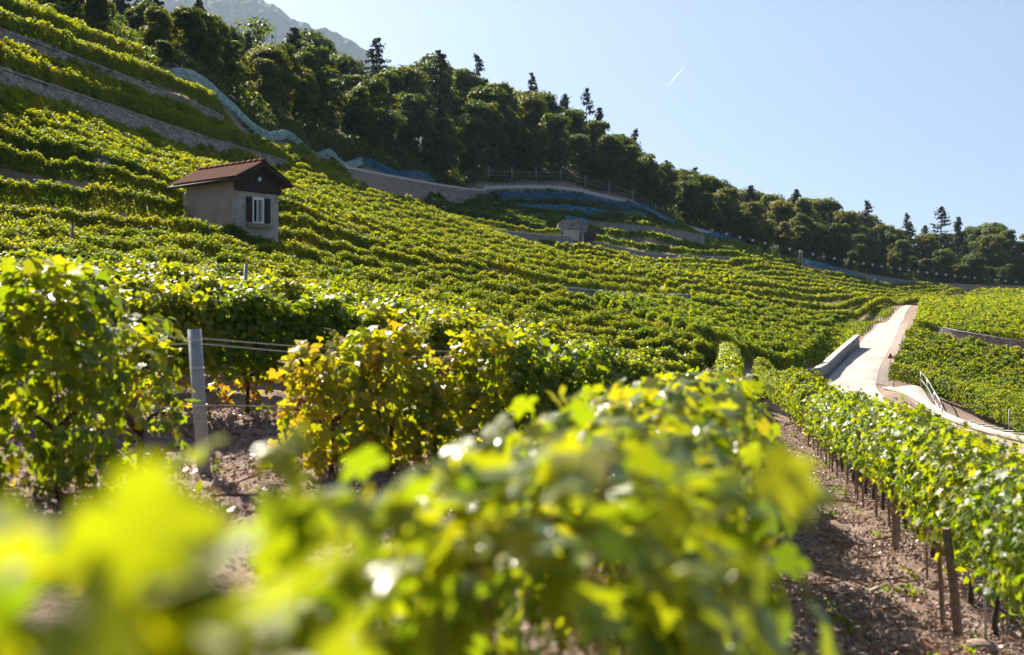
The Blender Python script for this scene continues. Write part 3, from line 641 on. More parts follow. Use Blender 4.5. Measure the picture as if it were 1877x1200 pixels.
tag(npmesh('soil_clods', V, Fc, M['rock']), 'crumbled pinkish soil clods and stones strewn over the vineyard lane', 'soil', kind='stuff')
xy = in_near_soil(3200); m_ = len(xy)
P = np.stack([xy[:, 0], xy[:, 1], H(xy[:, 0], xy[:, 1])+.055], 1)
V, Fc, nt = leaf_mesh(P, np.tile([0, 0, 1.], (m_, 1))+R.normal(0, .4, (m_, 3)), R.uniform(.02, .045, m_), LEAF_MID, droop=0)
tag(npmesh('fallen_leaves', V, Fc, M['dry'], attr={'age': np.repeat(R.uniform(0, 1, m_), nt)}), 'dry curled vine leaves scattered on the soil between the rows', 'leaves', kind='stuff')

# grass on the bank between the vines and the upper road
bank = np.array([[*W(u, 600, d)[:2]] for u, d in ((1520, 134), (1545, 134), (1575, 141), (1600, 156), (1625, 180), (1560, 114), (1530, 104), (1500, 92), (1480, 148), (1530, 150), (1560, 160), (1600, 185), (1450, 146))])
n_ = 30000; xy = bank[R.integers(0, len(bank), n_)]+R.normal(0, 1, (n_, 2))*np.array([2.2, 6])
rx = np.interp(xy[:, 1], [q[2] for q in reversed(ROADL)], [(q[0]-CX)/F*q[2] for q in reversed(ROADL)])
xy = xy[xy[:, 0] < rx-.5]; n_ = len(xy)
V, Fc, nt = leaf_mesh(np.stack([xy[:, 0], xy[:, 1], H(xy[:, 0], xy[:, 1])+R.uniform(.03, .3, n_)], 1), R.normal(0, .7, (n_, 3))+np.array([0, -.3, .5]), .19*R.uniform(.6, 1.3, n_), LEAF_QUAD)
tag(npmesh('verge_grass', V, Fc, M['vinefar'], attr={'age': np.repeat(np.clip(R.normal(.3, .2, n_), 0, 1), nt)}), 'rough grass and weeds on the bank left of the upper road', 'grass', kind='stuff')

xy = in_near_soil(900); m_ = len(xy)
TW = (np.array([[-.03, -1, 0], [.03, -1, 0], [.025, 1, .03], [-.025, 1, .03], [0, -1, .05], [0, 1, .07]], float), np.array([[0, 1, 2], [0, 2, 3], [0, 4, 5], [0, 5, 3], [1, 2, 5], [1, 5, 4]]))
V, Fc, nt = leaf_mesh(np.stack([xy[:, 0], xy[:, 1], H(xy[:, 0], xy[:, 1])+.06], 1), np.tile([0, 0, 1.], (m_, 1))+R.normal(0, .12, (m_, 3)), R.uniform(.05, .2, m_), TW, droop=0)
tag(npmesh('prunings', V, Fc, M['cane']), 'thin dry vine prunings lying on the soil between the rows', 'twigs', kind='stuff')
xy = in_near_soil(70); xy = np.repeat(xy, 22, 0)+R.normal(0, .06, (len(xy)*22, 2)); m_ = len(xy)
V, Fc, nt = leaf_mesh(np.stack([xy[:, 0], xy[:, 1], H(xy[:, 0], xy[:, 1])+R.uniform(.03, .13, m_)], 1), R.normal(0, .6, (m_, 3))+np.array([0, 0, .5]), R.uniform(.015, .04, m_), LEAF_LOW)
tag(npmesh('weeds', V, Fc, M['vine'], attr={'age': np.repeat(R.uniform(.1, .45, m_), nt)}), 'small green weeds sprouting from the vineyard soil', 'weeds', kind='stuff')

# ------------------------------------------------------------------ retaining walls
def wall(name, line, height, thick, mat, label, sm=2, cat='wall', step=1.0, rough=.03, cap=.12, captone=None, follow=None):
    L = np.array([W(*p) for p in line]); P, _ = resample(smooth_poly(L, sm), step); nP = len(P)
    t = unit(np.gradient(P[:, :2], axis=0)); nx = np.stack([t[:, 1], -t[:, 0]], 1)
    # nx towards the camera
    sgn = np.sign(-(nx*P[:, :2]).sum(1)); sgn = np.where(sgn == 0, 1, sgn); sgn = np.median(sgn) if abs(np.mean(sgn)) > .2 else 1
    nx = nx*sgn
    def section(z_top, z_bot, th0, th1, nm, mt, par, jit):
        V = []
        for i in range(nP):
            f = P[i, :2]+nx[i]*th0; b = P[i, :2]-nx[i]*th1; bt = P[i, :2]+nx[i]*(th0+.06*abs(z_top[i]-z_bot[i]))
            j = np.random.default_rng(i+17).normal(0, jit, 4)
            V += [[bt[0]+j[0], bt[1]+j[1], z_bot[i]], [f[0]+j[2], f[1]+j[2], z_top[i]+j[3]], [b[0], b[1], z_top[i]+j[3]], [b[0], b[1], z_bot[i]]]
        ix = np.arange(nP*4).reshape(nP, 4); q = []
        for a in range(4):
            b_ = (a+1) % 4; q.append(np.stack([ix[:-1, a], ix[1:, a], ix[1:, b_], ix[:-1, b_]], -1))
        Fq = np.vstack(q+[np.array([[0, 1, 2, 3]]), np.array([ix[-1][::-1]])])
        V = np.array(V)-(np.array(par.location) if par is not None else 0)
        return npmesh(nm, V, Fq, mt, par)
    if cap:
        c = P[nP//2]; e = empty(name, (c[0], c[1], c[2]-height), label, cat); ov = .06 if thick > .4 else .03
        section(P[:, 2]-cap, P[:, 2]-height, thick/2, thick/2, 'masonry', M[mat], e, rough)
        section(P[:, 2], P[:, 2]-cap+.003, thick/2+.06, thick/2+.05, 'coping', M[captone or 'coping'], e, rough*.4)
        return e
    return tag(section(P[:, 2], P[:, 2]-height, thick/2, thick/2, name, M[mat], None, rough), label, cat)
wall('retaining_wall', WALLS['w1'], 3.6, .5, 'stone', 'lowest and tallest of the three grey stone terrace walls', captone='stone', cap=.14)
wall('retaining_wall', WALLS['w2'], 2.6, .5, 'stone', 'middle of the three grey stone terrace walls', captone='stone', cap=.14)
wall('retaining_wall', WALLS['w3'], 2.8, .5, 'stone', 'topmost of the three grey stone terrace walls, beside the forest', captone='stone', cap=.14)
wall('stone_wall', [(612, 300, 139), (690, 316, 155), (780, 333, 168.5), (850, 344, 178.5), (886, 347, 183)], 4.5, .6, 'brownstone', 'long brown stone wall with pale coping below the dim blue net', cap=.3)
wall('kerb_wall', [(u, v, td(u)-1.6) for u, v in ((884, 341), (960, 339), (1040, 341), (1120, 360), (1165, 371), (1230, 404), (1305, 426))], 1.9, .5, 'brownstone', 'curved pale kerb wall between the blue nets and the forest', cap=.55)
wall('retaining_wall', [(838, 409, 134), (930, 424, 146), (1046, 432, 161)], 2.6, .5, 'stone', 'low grey wall left of the stone tank house', captone='concrete', cap=.15)
wall('retaining_wall', [(1066, 405, 187), (1150, 410, 192), (1230, 419, 200), (1290, 431, 212)], 2.4, .5, 'stone', 'low brown-grey wall right of the stone tank house', captone='brownstone', cap=.15)
wall('retaining_wall', [(1085, 441, 166), (1190, 465, 176), (1260, 467, 187), (1345, 471, 203)], 2.2, .5, 'stone', 'dark low wall above the bright slope behind the road', captone='concrete', cap=.14)
wall('retaining_wall', [(1005, 521, 69.5), (1070, 529, 74), (1160, 536, 86), (1262, 539, 104.5)], 2.2, .45, 'stone', 'low pale grey wall beside the small white sign', captone='concrete', cap=.12)
wall('retaining_wall', [(1690, 592, 123.5), (1760, 606, 117), (1880, 626, 113), (2010, 636, 112)], 1.6, .45, 'stone', 'dark low wall beside the track between the right-hand vine blocks', captone='stone', cap=.12)
wall('retaining_wall', [(1500, 482, 274), (1600, 505, 298), (1700, 517, 318), (1800, 522, 332), (1960, 525, 345)], 2.0, .5, 'brownstone', 'long low brown wall at the forest foot above the blue net strip', captone='brownstone', cap=.15)
wall('retaining_wall', [(-70, 236, 52.8), (0, 246, 54.4), (100, 262, 56.5), (200, 288, 57.6)], 1.8, .4, 'stone', 'short dark dry wall at the left edge above the hut rows', captone='stone', cap=.1)
wall('retaining_wall', [(640, 418, 63), (700, 447, 65.3), (800, 472, 68), (910, 494, 71)], 1.3, .4, 'stone', 'half-hidden dark wall between the vine blocks right of the hut', captone='stone', cap=.1)
wall('road_wall', [(1478, 675, 79.5), (1503, 673, 79.3), (1533, 645, 91), (1571, 613, 106.5)], 2.6, .34, 'stone', 'stone parapet wall with pale coping on the left of the road', sm=1, cap=.09, rough=.02, step=.5)
wall('concrete_kerb', [(1625, 708, 75), (1660, 716, 71.5), (1700, 738, 67), (1735, 761, 62.5), (1800, 784, 58), (1877, 802, 54), (1990, 832, 49)], 1.7, .4, 'concrete', 'low pale concrete kerb wall curving along the road to the right', cap=.12, captone='concrete', rough=.008, step=.7)

# ------------------------------------------------------------------ road, verge, apron
def ribbon(name, la, lb, mat, lift, nx=10, nl=140):
    a = resample(smooth_poly(wxy(la), 2), .3)[0]; b = resample(smooth_poly(wxy(lb), 2), .3)[0]
    f = np.linspace(0, 1, nl)
    a = np.stack([np.interp(f, np.linspace(0, 1, len(a)), a[:, i]) for i in (0, 1)], 1); b = np.stack([np.interp(f, np.linspace(0, 1, len(b)), b[:, i]) for i in (0, 1)], 1)
    g = np.linspace(0, 1, nx)[None, :, None]; XY = a[:, None]*(1-g)+b[:, None]*g
    za = H(a[:, 0], a[:, 1])[:, None]; ker = np.ones(9)/9; zb = H(b[:, 0], b[:, 1])[:, None]; g2 = g[..., 0]
    Z = np.maximum(H(XY[..., 0], XY[..., 1]), za*(1-g2)+zb*g2)+lift
    V = np.concatenate([XY, Z[..., None]], -1).reshape(-1, 3)
    # skirt so the slab has an edge
    ix = np.arange(nl*nx).reshape(nl, nx); Q = np.stack([ix[:-1, :-1], ix[:-1, 1:], ix[1:, 1:], ix[1:, :-1]], -1).reshape(-1, 4)
    Vb = V[np.concatenate([ix[:, 0], ix[:, -1]])]-np.array([0, 0, .07]); o = len(V); V2 = np.vstack([V, Vb]); j = np.arange(nl-1)
    s1 = np.stack([ix[:-1, 0], ix[1:, 0], o+j+1, o+j], -1); s2 = np.stack([ix[:-1, -1], o+nl+j, o+nl+j+1, ix[1:, -1]], -1)
    return tag(npmesh(name, V2, np.vstack([Q, s1, s2]), M[mat], smooth=False), kind='structure')
ribbon('road', ROADL, ROADR, 'roadm', .05)
VR = [(1667, 590, 152), (1660, 608, 130), (1652, 632, 112), (1646, 655, 102), (1636, 686, 88), (1638, 706, 78)]
ribbon('gravel_verge', ROADR[2:8][:5]+[(1605, 706, 78)], VR, 'verge', .035, 8, 60)
ribbon('concrete_apron', [(1640, 713, 75.5), (1668, 728, 71), (1735, 770, 62.3)], [(1686, 711, 75.5), (1700, 730, 71), (1738, 768, 62.8)], 'concrete', .10, 8, 30)
ribbon('path', [(1760, 541, 262), (1800, 540, 268)], [(1762, 544, 250), (1805, 543, 255)], 'verge', .1, 4, 10)
# handrail beside the apron
hp = [np.array([*W(u, 600, d)[:2]]) for u, d in ((1688, 75.2), (1700, 71.5), (1713, 67.5), (1727, 63.5))]
e = empty('handrail', (*hp[0], float(H(*hp[0]))), 'grey steel handrail beside the concrete apron of the road', 'railing')
for p in hp:
    z = float(H(*p)); mb = MB(); mb.tube([(p[0], p[1], z-.1), (p[0], p[1], z+1.1)], .035, 8); mb.build('post', M['metal'], e, True)
for h_ in (1.1, .6):
    mb = MB(); mb.tube([(p[0], p[1], float(H(*p))+h_) for p in hp], .032, 8); mb.build('rail', M['metal'], e, True)
# slatted steps going down behind the kerb wall
a = W(1752, 774, 61.5); b = W(1900, 812, 54); e = empty('slatted_steps', tuple(a-np.array([0, 0, .5])), 'dark stair of pale concrete treads behind the low kerb wall', 'steps')
for i in range(9):
    f = i/8; c = a*(1-f)+b*f+np.array([.55, .75, -.02]); an = math.atan2(b[1]-a[1], b[0]-a[0])+.9
    MB().box(c, (1.5, .30, .12), Matrix.Rotation(an, 3, 'Z')).build('tread', M['coping'], e)
mb = MB(); mb.prism([a+[.2, .3, -.7], b+[.2, .3, -.9], b+[.2, .3, -.25], a+[.2, .3, -.18]], (.25, .35, 0)); mb.build('stringer', M['darkwood'], e)
# red triangular sign
def post_sign(name, u, v, d, hgt, label, build, polemat='metal', cat='sign'):
    x, y, zt = W(u, v, d); z = float(H(x, y)); e = empty(name, (x, y, z), label, cat)
    mb = MB(); mb.tube([(x, y+.03, z-.1), (x, y+.03, zt)], .025, 8); mb.build('pole', M[polemat], e, True); build(e, x, y, zt); return e
post_sign('warning_sign', 1632, 652, 92, .6, 'small red triangular sign on a pole at the right road verge', lambda e, x, y, z: MB().prism([(x-.26, y, z-.22), (x+.26, y, z-.22), (x+.02, y, z+.26)], (0, -.02, 0)).build('panel', M['red'], e))
def board(e, x, y, z):
    MB().box((x, y, z), (.42, .03, .5)).build('panel', M['white'], e)
    MB().box((x+.02, y-.018, z-.02), (.12, .008, .32), Matrix.Rotation(.35, 3, 'Y')).build('mark', M['netmark'], e)
M['netmark'] = solid('blue_mark', (.06, .12, .3), (.08, .15, .35), 5, .6)
post_sign('notice_sign', 1143, 544, 76, .6, 'small white notice board among the vines by the low pale wall', board)
post_sign('notice_sign', 143, 77, 81.3, .5, 'tiny white plate in front of the topmost terrace wall', lambda e, x, y, z: MB().box((x, y, z), (.28, .03, .3)).build('panel', M['white'], e))
# stakes by the road edge and a few stakes sticking out of the far rows
rl = resample(smooth_poly(wxy(ROADL), 2), 5.2)[0]; k = 0
for x, y in rl:
    if 120 < y < 200:
        k += 1; stake(x-.35, y, .85, .06, (.03, -.03), ordn(k)+' short stake from the far end along the left road edge', 'wood', 'row_end_stake', 'stake', 'short stakes along the left road edge')
for u, v, d, h_, lab in ((1241, 505, 126, 2.6, 'tall grey pole among the bright vines above the pale wall'), (1565, 612, 116, 2.2, 'thin pole at the upper end of the road wall'), (125, 455, 33, 2.1, 'leaning dark stake in the rows left below the hut'),
                         (441, 528, 23, 1.9, 'short grey stake in the rows below the hut'), (968, 560, 46, 1.9, 'dark stake in the rows left of the row ends'), (1850, 745, 60, 1.5, 'thin pale stake before the lower right vine block')):
    x, y, _ = W(u, v, d); stake(x, y, h_, .04, (.06, 0) if d < 40 else (0, 0), lab, 'greypost' if 'grey' in lab or 'pale' in lab else 'wood', 'pole', 'pole', square=False)

# ------------------------------------------------------------------ hut
hz = float(H(*(HUT_C+HG*LG*.5)))
hut = empty('vineyard_hut', (HUT_C[0], HUT_C[1], hz), 'small grey vineyard hut with red tiled gable roof among the vines', 'hut')
ZW = (CY-343)/F*50.0; ZB = hz-1.5; ZR = ZW+1.16; ZE = ZW+.5
def hp3(g, s, z): return np.array([HUT_C[0]+HG[0]*g+HS[0]*s, HUT_C[1]+HG[1]*g+HS[1]*s, z])
HM = np.array([[HG[0], HS[0], 0], [HG[1], HS[1], 0], [0, 0, 1]])
def hbox(mb, g0, g1, s0, s1, z0, z1): return mb.box(hp3((g0+g1)/2, (s0+s1)/2, (z0+z1)/2), (g1-g0, s1-s0, z1-z0), HM)
tw = .22
hbox(MB(), 0, tw, tw, LS-tw, ZB, ZE).build('side_wall', M['stucco'], hut)
hbox(MB(), LG-tw, LG, tw, LS-tw, ZB, ZE).build('side_wall', M['stucco'], hut)
hbox(MB(), 0, LG, LS-tw, LS, ZB, ZW).build('back_wall', M['stucco'], hut)
wg0, wg1, wz0, wz1 = .84, 1.50, ZW-1.5, ZW-.34     # window opening
mb = MB(); hbox(mb, 0, wg0, 0, tw, ZB, ZW); hbox(mb, wg1, LG, 0, tw, ZB, ZW); hbox(mb, wg0, wg1, 0, tw, ZB, wz0); hbox(mb, wg0, wg1, 0, tw, wz1, ZW)
mb.build('gable_wall', M['rough'], hut)
win = MB()
hbox(win, wg0, wg0+.09, -.03, .10, wz0, wz1); hbox(win, wg1-.09, wg1, -.03, .10, wz0, wz1); hbox(win, wg0+.09, wg1-.09, -.03, .10, wz1-.12, wz1); hbox(win, wg0+.09, wg1-.09, -.03, .10, wz0, wz0+.07)
hbox(win, (wg0+wg1)/2-.025, (wg0+wg1)/2+.025, .02, .08, wz0+.07, wz1-.12)
wo_ = win.build('window', M['white'], hut)
x_ = hbox(MB(), wg0+.09, wg1-.09, .12, .14, wz0+.07, wz1-.12).build('pane', M['pane'], None); x_.parent = wo_; x_.location = -Vector(hut.location)
x_ = hbox(MB(), (wg0+wg1)/2+.06, wg1-.10, .095, .11, wz0+.08, wz1-.13).build('curtain', M['curtain'], None); x_.parent = wo_; x_.location = -Vector(hut.location)
for g0, g1 in ((wg0-.32, wg0-.015), (wg1+.015, wg1+.32)):
    mb = MB(); hbox(mb, g0, g1, -.07, -.02, wz0+.02, wz1-.02)
    for i in range(10): hbox(mb, g0+.04, g1-.04, -.09, -.072, wz0+.1+i*.098, wz0+.15+i*.098)
    mb.build('shutter', M['darkwood'], hut)
mb = MB(); hbox(mb, wg0-.3, wg1+.3, -.22, -.02, wz0-.22, wz0-.06); mb.build('window_box', M['wood'], hut)
oh, og = .45, .5                                     # overhangs
gm = LG/2; slope = .53
def zr(g): return ZR-abs(g-gm)*slope
# boarded gable
mb = MB(); nb = 22
for i in range(nb):
    g0 = -.12+i*(LG+.24)/nb; g1 = -.12+(i+1)*(LG+.24)/nb-.012; q = .012*(i % 2)
    P4 = [hp3(g0, -.06-q, ZW-.14), hp3(g1, -.06-q, ZW-.14), hp3(g1, -.06-q, zr(g1)-.03), hp3(g0, -.06-q, zr(g0)-.03)]
    mb.prism(P4, HM @ np.array([0, .04, 0]))
mb.build('gable_boards', M['darkwood'], hut)
mb = MB(); mb.prism([hp3(0, LS-.1, ZW), hp3(LG, LS-.1, ZW), hp3(gm, LS-.1, ZR-.05)], HM @ np.array([0, .1, 0])); mb.build('rear_gable', M['darkwood'], hut)
# roof: two pitches of waved tiles over a boarded soffit
for sgn in (-1, 1):
    ns, ng = 96, 15; V = []
    for i in range(ns+1):
        s = -og+(LS+2*og)*i/ns
        for j in range(ng*4+1):
            f = j/(ng*4); g = gm+sgn*f*(gm+oh); course = (f*ng) % 1
            z = ZR-(abs(g-gm))*slope+.06+.05*1.5*abs(math.sin(s*math.pi/.24))**.7+.035*course
            V.append(hp3(g, s, z))
    m2 = ng*4+1; ix = np.arange(len(V)).reshape(ns+1, m2); Q = np.stack([ix[:-1, :-1], ix[:-1, 1:], ix[1:, 1:], ix[1:, :-1]], -1).reshape(-1, 4)
    ro = npmesh('roof', np.array(V)-np.array(hut.location), Q, M['tile'], hut, True)
    mb = MB(); ge = gm+sgn*(gm+oh)
    mb.prism([hp3(gm, -og+.02, ZR+.03), hp3(ge, -og+.02, zr(ge)+.03), hp3(ge, -og+.02, zr(ge)-.10), hp3(gm, -og+.02, ZR-.10)], HM @ np.array([0, LS+2*og-.04, 0])); mb.build('soffit', M['darkwood'], hut)
    mb = MB(); p0, p1 = hp3(ge+sgn*.05, -og, zr(ge)-.03), hp3(ge+sgn*.05, LS+og, zr(ge)-.03); mb.tube([p0, p1], .055, 8); mb.build('gutter', M['darkwood'], hut, True)
mb = MB()
for i in range(12):
    s = -og+i*(LS+2*og)/12; mb.tube([hp3(gm, s, ZR+.10), hp3(gm, s+.34, ZR+.12)], [.10, .12], 8)
mb.build('ridge_tiles', M['tile'], hut, True)
mb = MB(); mb.sphere(hp3(gm-.05, -.2, ZW+.45), (.09, .09, .11), 10, 6); mb.tube([hp3(gm-.05, -.08, ZW+.5), hp3(gm-.05, -.2, ZW+.5)], .02, 6); mb.build('lamp', M['white'], hut, True)
wall('retaining_wall', [(285, 376, 53.2), (310, 378, 52.8), (336, 380, 52.3)], 2.0, .35, 'stone', 'short grey wall joining the hut at its left side', captone='stone', cap=.1)

# ------------------------------------------------------------------ nets
def net(line, half, height, mat, label, step=.7, sag=.06):
    P, L = resample(smooth_poly(wxy(line), 2), step); t = unit(np.gradient(P, axis=0)); nx = np.stack([t[:, 1], -t[:, 0]], 1)
    prof = [(-1.15, .15), (-1.0, .6), (-.85, .95), (-.35, 1.02), (.35, 1.02), (.85, .95), (1.0, .6), (1.15, .15)]
    V = []
    for i, p in enumerate(P):
        wv = 1-sag*abs(math.sin(i*.9+random.uniform(-.4, .4)))
        for a, b in prof:
            q = p+nx[i]*a*half*(1+random.uniform(-.15, .15)); V.append([q[0], q[1], float(H(p[0], p[1]))+height*b*wv+random.uniform(-.05, .05)])
    ix = np.arange(len(V)).reshape(len(P), len(prof)); Q = np.stack([ix[:-1, :-1], ix[:-1, 1:], ix[1:, 1:], ix[1:, :-1]], -1).reshape(-1, 4)
    return tag(npmesh('bird_net', np.array(V), Q, M[mat], None, True), label, 'net', 'bird nets along the forest')
net([(u, v, td(u)-.7) for u, v in ((312, 0), (420, 0), (520, 0), (600, 0), (660, 0))], .35, 1.15, 'netpale', 'pale turquoise bird net running down beside the forest rail')
net([(u, 0, td(u)-1.0) for u in (662, 700, 760, 860)], .5, 1.3, 'netdim', 'dim blue bird net behind the brown stone wall')
net([(895, 0, 182), (960, 0, 190), (1040, 0, 199), (1120, 0, 207.5), (1220, 0, 219)], 2.4, 1.6, 'netdim', 'broad dim blue net below the curved pale kerb wall')
net([(950, 0, 182), (1040, 0, 191), (1110, 0, 200), (1180, 0, 209)], 1.0, 1.55, 'netblue', 'bright blue net across the shaded rows under the kerb wall')
net([(985, 0, 178), (1030, 0, 181.5), (1070, 0, 185)], .7, 1.45, 'netblue', 'short bright blue net nearest the stone tank house')
net([(1170, 388, 216), (1225, 410, 221), (1300, 437, 234), (1400, 467, 252), (1480, 486, 267)], .5, 1.3, 'netdim', 'sloping blue net strip between the kerb wall and the trestle')
net([(1482, 489, 266), (1600, 511, 291), (1700, 524, 311), (1795, 531, 325)], .6, 1.1, 'netblue', 'long blue net strip below the string of white balls')

# ------------------------------------------------------------------ forest rail, wire fence, ball string, trestle, tank house
def along(line, step): 
    P, _ = resample(smooth_poly(wxy(line), 2), step); return P
RL = along([(u, 0, td(u)+.3) for u in (300, 360, 420, 520, 600, 660, 700)], 4.0)
e = empty('rail_fence', (*RL[0], float(H(*RL[0]))), 'thin two-rail pipe fence running down between pale net and forest', 'fence')
for h_ in (1.35, .8):
    mb = MB(); mb.tube([(x, y, float(H(x, y))+h_) for x, y in RL], .03, 5); mb.build('rail', M['darkwood'], e, True)
for x, y in RL:
    z = float(H(x, y)); mb = MB(); mb.tube([(x, y, z-.2), (x, y, z+1.4)], .035, 5); mb.build('post', M['darkwood'], e, True)
FL = along([(895, 0, 191.8), (960, 0, 199.6), (1040, 0, 207.6), (1120, 0, 215.6), (1165, 0, 219.6), (1240, 0, 228)], 6.2)
e = empty('wire_fence', (*FL[0], float(H(*FL[0]))), 'fence of tall grey posts along the curved pale kerb wall', 'fence')
for x, y in FL:
    z = float(H(x, y)); mb = MB(); mb.tube([(x, y, z-.2), (x, y, z+random.uniform(2.0, 2.9))], .07, 5); mb.build('post', M['greypost'], e, True)
for h_ in (1.0, 1.7):
    mb = MB(); mb.tube([(x, y, float(H(x, y))+h_) for x, y in FL], .015, 4); mb.build('wire', M['wire'], e)
BU = [(1305, 421, 243), (1340, 431, 248), (1400, 444, 258), (1460, 459, 268), (1530, 473, 281), (1620, 488, 302), (1700, 499, 320), (1780, 508, 336), (1870, 517, 350), (1960, 526, 362)]
B3 = np.array([W(*p) for p in BU]); P3, Lb = resample(smooth_poly(B3, 2), .6)
e = empty('ball_string', tuple(P3[0]), 'string of small white balls hung along the forest above the blue net', 'ball string')
mb = MB(); mb.tube(P3, .03, 4); mb.build('cord', M['cord'], e)
Pb, _ = resample(P3, Lb/34)
for p in Pb: MB().sphere(p-np.array([0, 0, .1]), .34, 10, 7).build('ball', M['ball'], e, True)
for p in Pb[::6]:
    z = float(H(p[0], p[1])); mb = MB(); mb.tube([(p[0], p[1]+.2, z-.2), (p[0], p[1]+.2, p[2]+.1)], .06, 5); mb.build('post', M['wood'], e, True)
x, y, _ = W(1467, 470, 258); z = float(H(x, y)); e = empty('trestle', (x, y, z), 'pale wooden trestle standing at the top of the bright slope', 'trestle')
zt = (CY-458)/F*258
for dx, dy in ((-.9, -.5), (.9, -.5), (-.75, .6), (.75, .6)):
    mb = MB(); mb.tube([(x+dx, y+dy, z-.1), (x+dx*.12, y+dy*.2, zt)], .09, 5); mb.build('leg', M['coping'], e)
for f in (.35, .65):
    zz = z+(zt-z)*f; w_ = .9*(1-f*.88); mb = MB(); mb.tube([(x-w_, y-.45*(1-f), zz), (x+w_, y-.45*(1-f), zz)], .07, 5); mb.build('rung', M['coping'], e)
# stone tank house
c = W(1046, 436, 164); cz_ = (CY-402)/F*164
e = empty('tank_house', tuple(c), 'small stone tank house with concrete trough front at the wall corner', 'tank house')
mb = MB(); mb.prism([(c[0]-1.9, c[1], c[2]-1.5), (c[0]+1.7, c[1], c[2]-1.5), (c[0]+1.6, c[1]+.1, cz_), (c[0]-1.0, c[1]+.1, cz_), (c[0]-1.8, c[1]+.1, cz_-.5)], (0, 3.0, 0)); mb.build('stone_body', M['stone'], e)
mb = MB(); mb.prism([(c[0]-.75, c[1]-.5, c[2]-.4), (c[0]+1.2, c[1]-.5, c[2]-.4), (c[0]+1.25, c[1]-.5, c[2]+1.15), (c[0]-1.2, c[1]-.5, c[2]+1.15)], (0, .47, 0)); mb.build('trough', M['concrete'], e)
mb = MB(); mb.prism([(c[0]+1.9, c[1]-.3, c[2]-1.0), (c[0]+3.6, c[1]+.3, c[2]-.2), (c[0]+3.6, c[1]+.3, c[2]+1.2), (c[0]+1.9, c[1]-.3, c[2]+.75)], (.1, 1.2, 0)); mb.build('side_door', M['darkwood'], e)

# ------------------------------------------------------------------ trees
def broad_proto(seed, wide, nleaf, base=.16, irregular=.5, leaf=.36):
    rg = np.random.default_rng(seed); V, Fl, ag = [], [], []
    nb = 58; cen = []; rr = []
    for i in range(nb):
        h = rg.uniform(base, .95); prof = math.sin(math.pi*min(1, max(.06, (h-base*.5)/(1.08-base*.5))))**.75
        a = rg.uniform(0, 6.28); r = wide*prof*rg.uniform(.25, 1.0)
        cen.append([math.cos(a)*r*.75, math.sin(a)*r*.75, h]); rr.append(rg.uniform(.055, .125)*(1+irregular*rg.normal()*.5))
    cen.append([0, 0, .93]); rr.append(.09); cen = np.array(cen); rr = np.clip(np.array(rr), .04, .2)
    pk = rr**2/np.sum(rr**2); w = rg.choice(len(cen), nleaf, p=pk)
    dvec = unit(rg.normal(size=(nleaf, 3))); dvec[:, 2] = np.where(dvec[:, 2] < -.3, -dvec[:, 2]*.5, dvec[:, 2])
    P = cen[w]+dvec*(rr[w]*np.sqrt(rg.uniform(.35, 1.15, nleaf)))[:, None]*np.array([1, 1, .85])
    P[:, 2] = np.maximum(P[:, 2], .04)
    N = dvec+rg.normal(0, .5, (nleaf, 3))+np.array([0, 0, .3])
    H0 = 16.0; P = P*H0
    global R; Rs = R; R = rg; Vv, Fc, nt = leaf_mesh(P, N, leaf*rg.uniform(.6, 1.3, nleaf), LEAF_QUAD, droop=.4); R = Rs
    age = np.clip(rg.normal(.22, .10, nleaf)+rg.normal(0, .05, len(cen))[w], 0, 1)
    me = npmesh('crown', Vv, Fc, M['tree'], attr={'age': np.repeat(age, nt)}); COL.objects.unlink(me)
    mb = MB(); mb.tube([(0, 0, -1.0), (.1, .05, 3), (0, .1, 7), (0, 0, 12)], [.32, .26, .18, .06], 8)
    for i in range(9):
        q = cen[i]*H0; z0 = max(2.0, q[2]*.55); mb.tube([(0, 0, z0), (q[0]*.5, q[1]*.5, z0+(q[2]-z0)*.6), tuple(q)], [.12, .08, .03], 6)
    tr = mb.build('trunk', M['bark'], None, True); COL.objects.unlink(tr)
    return me.data, tr.data, H0
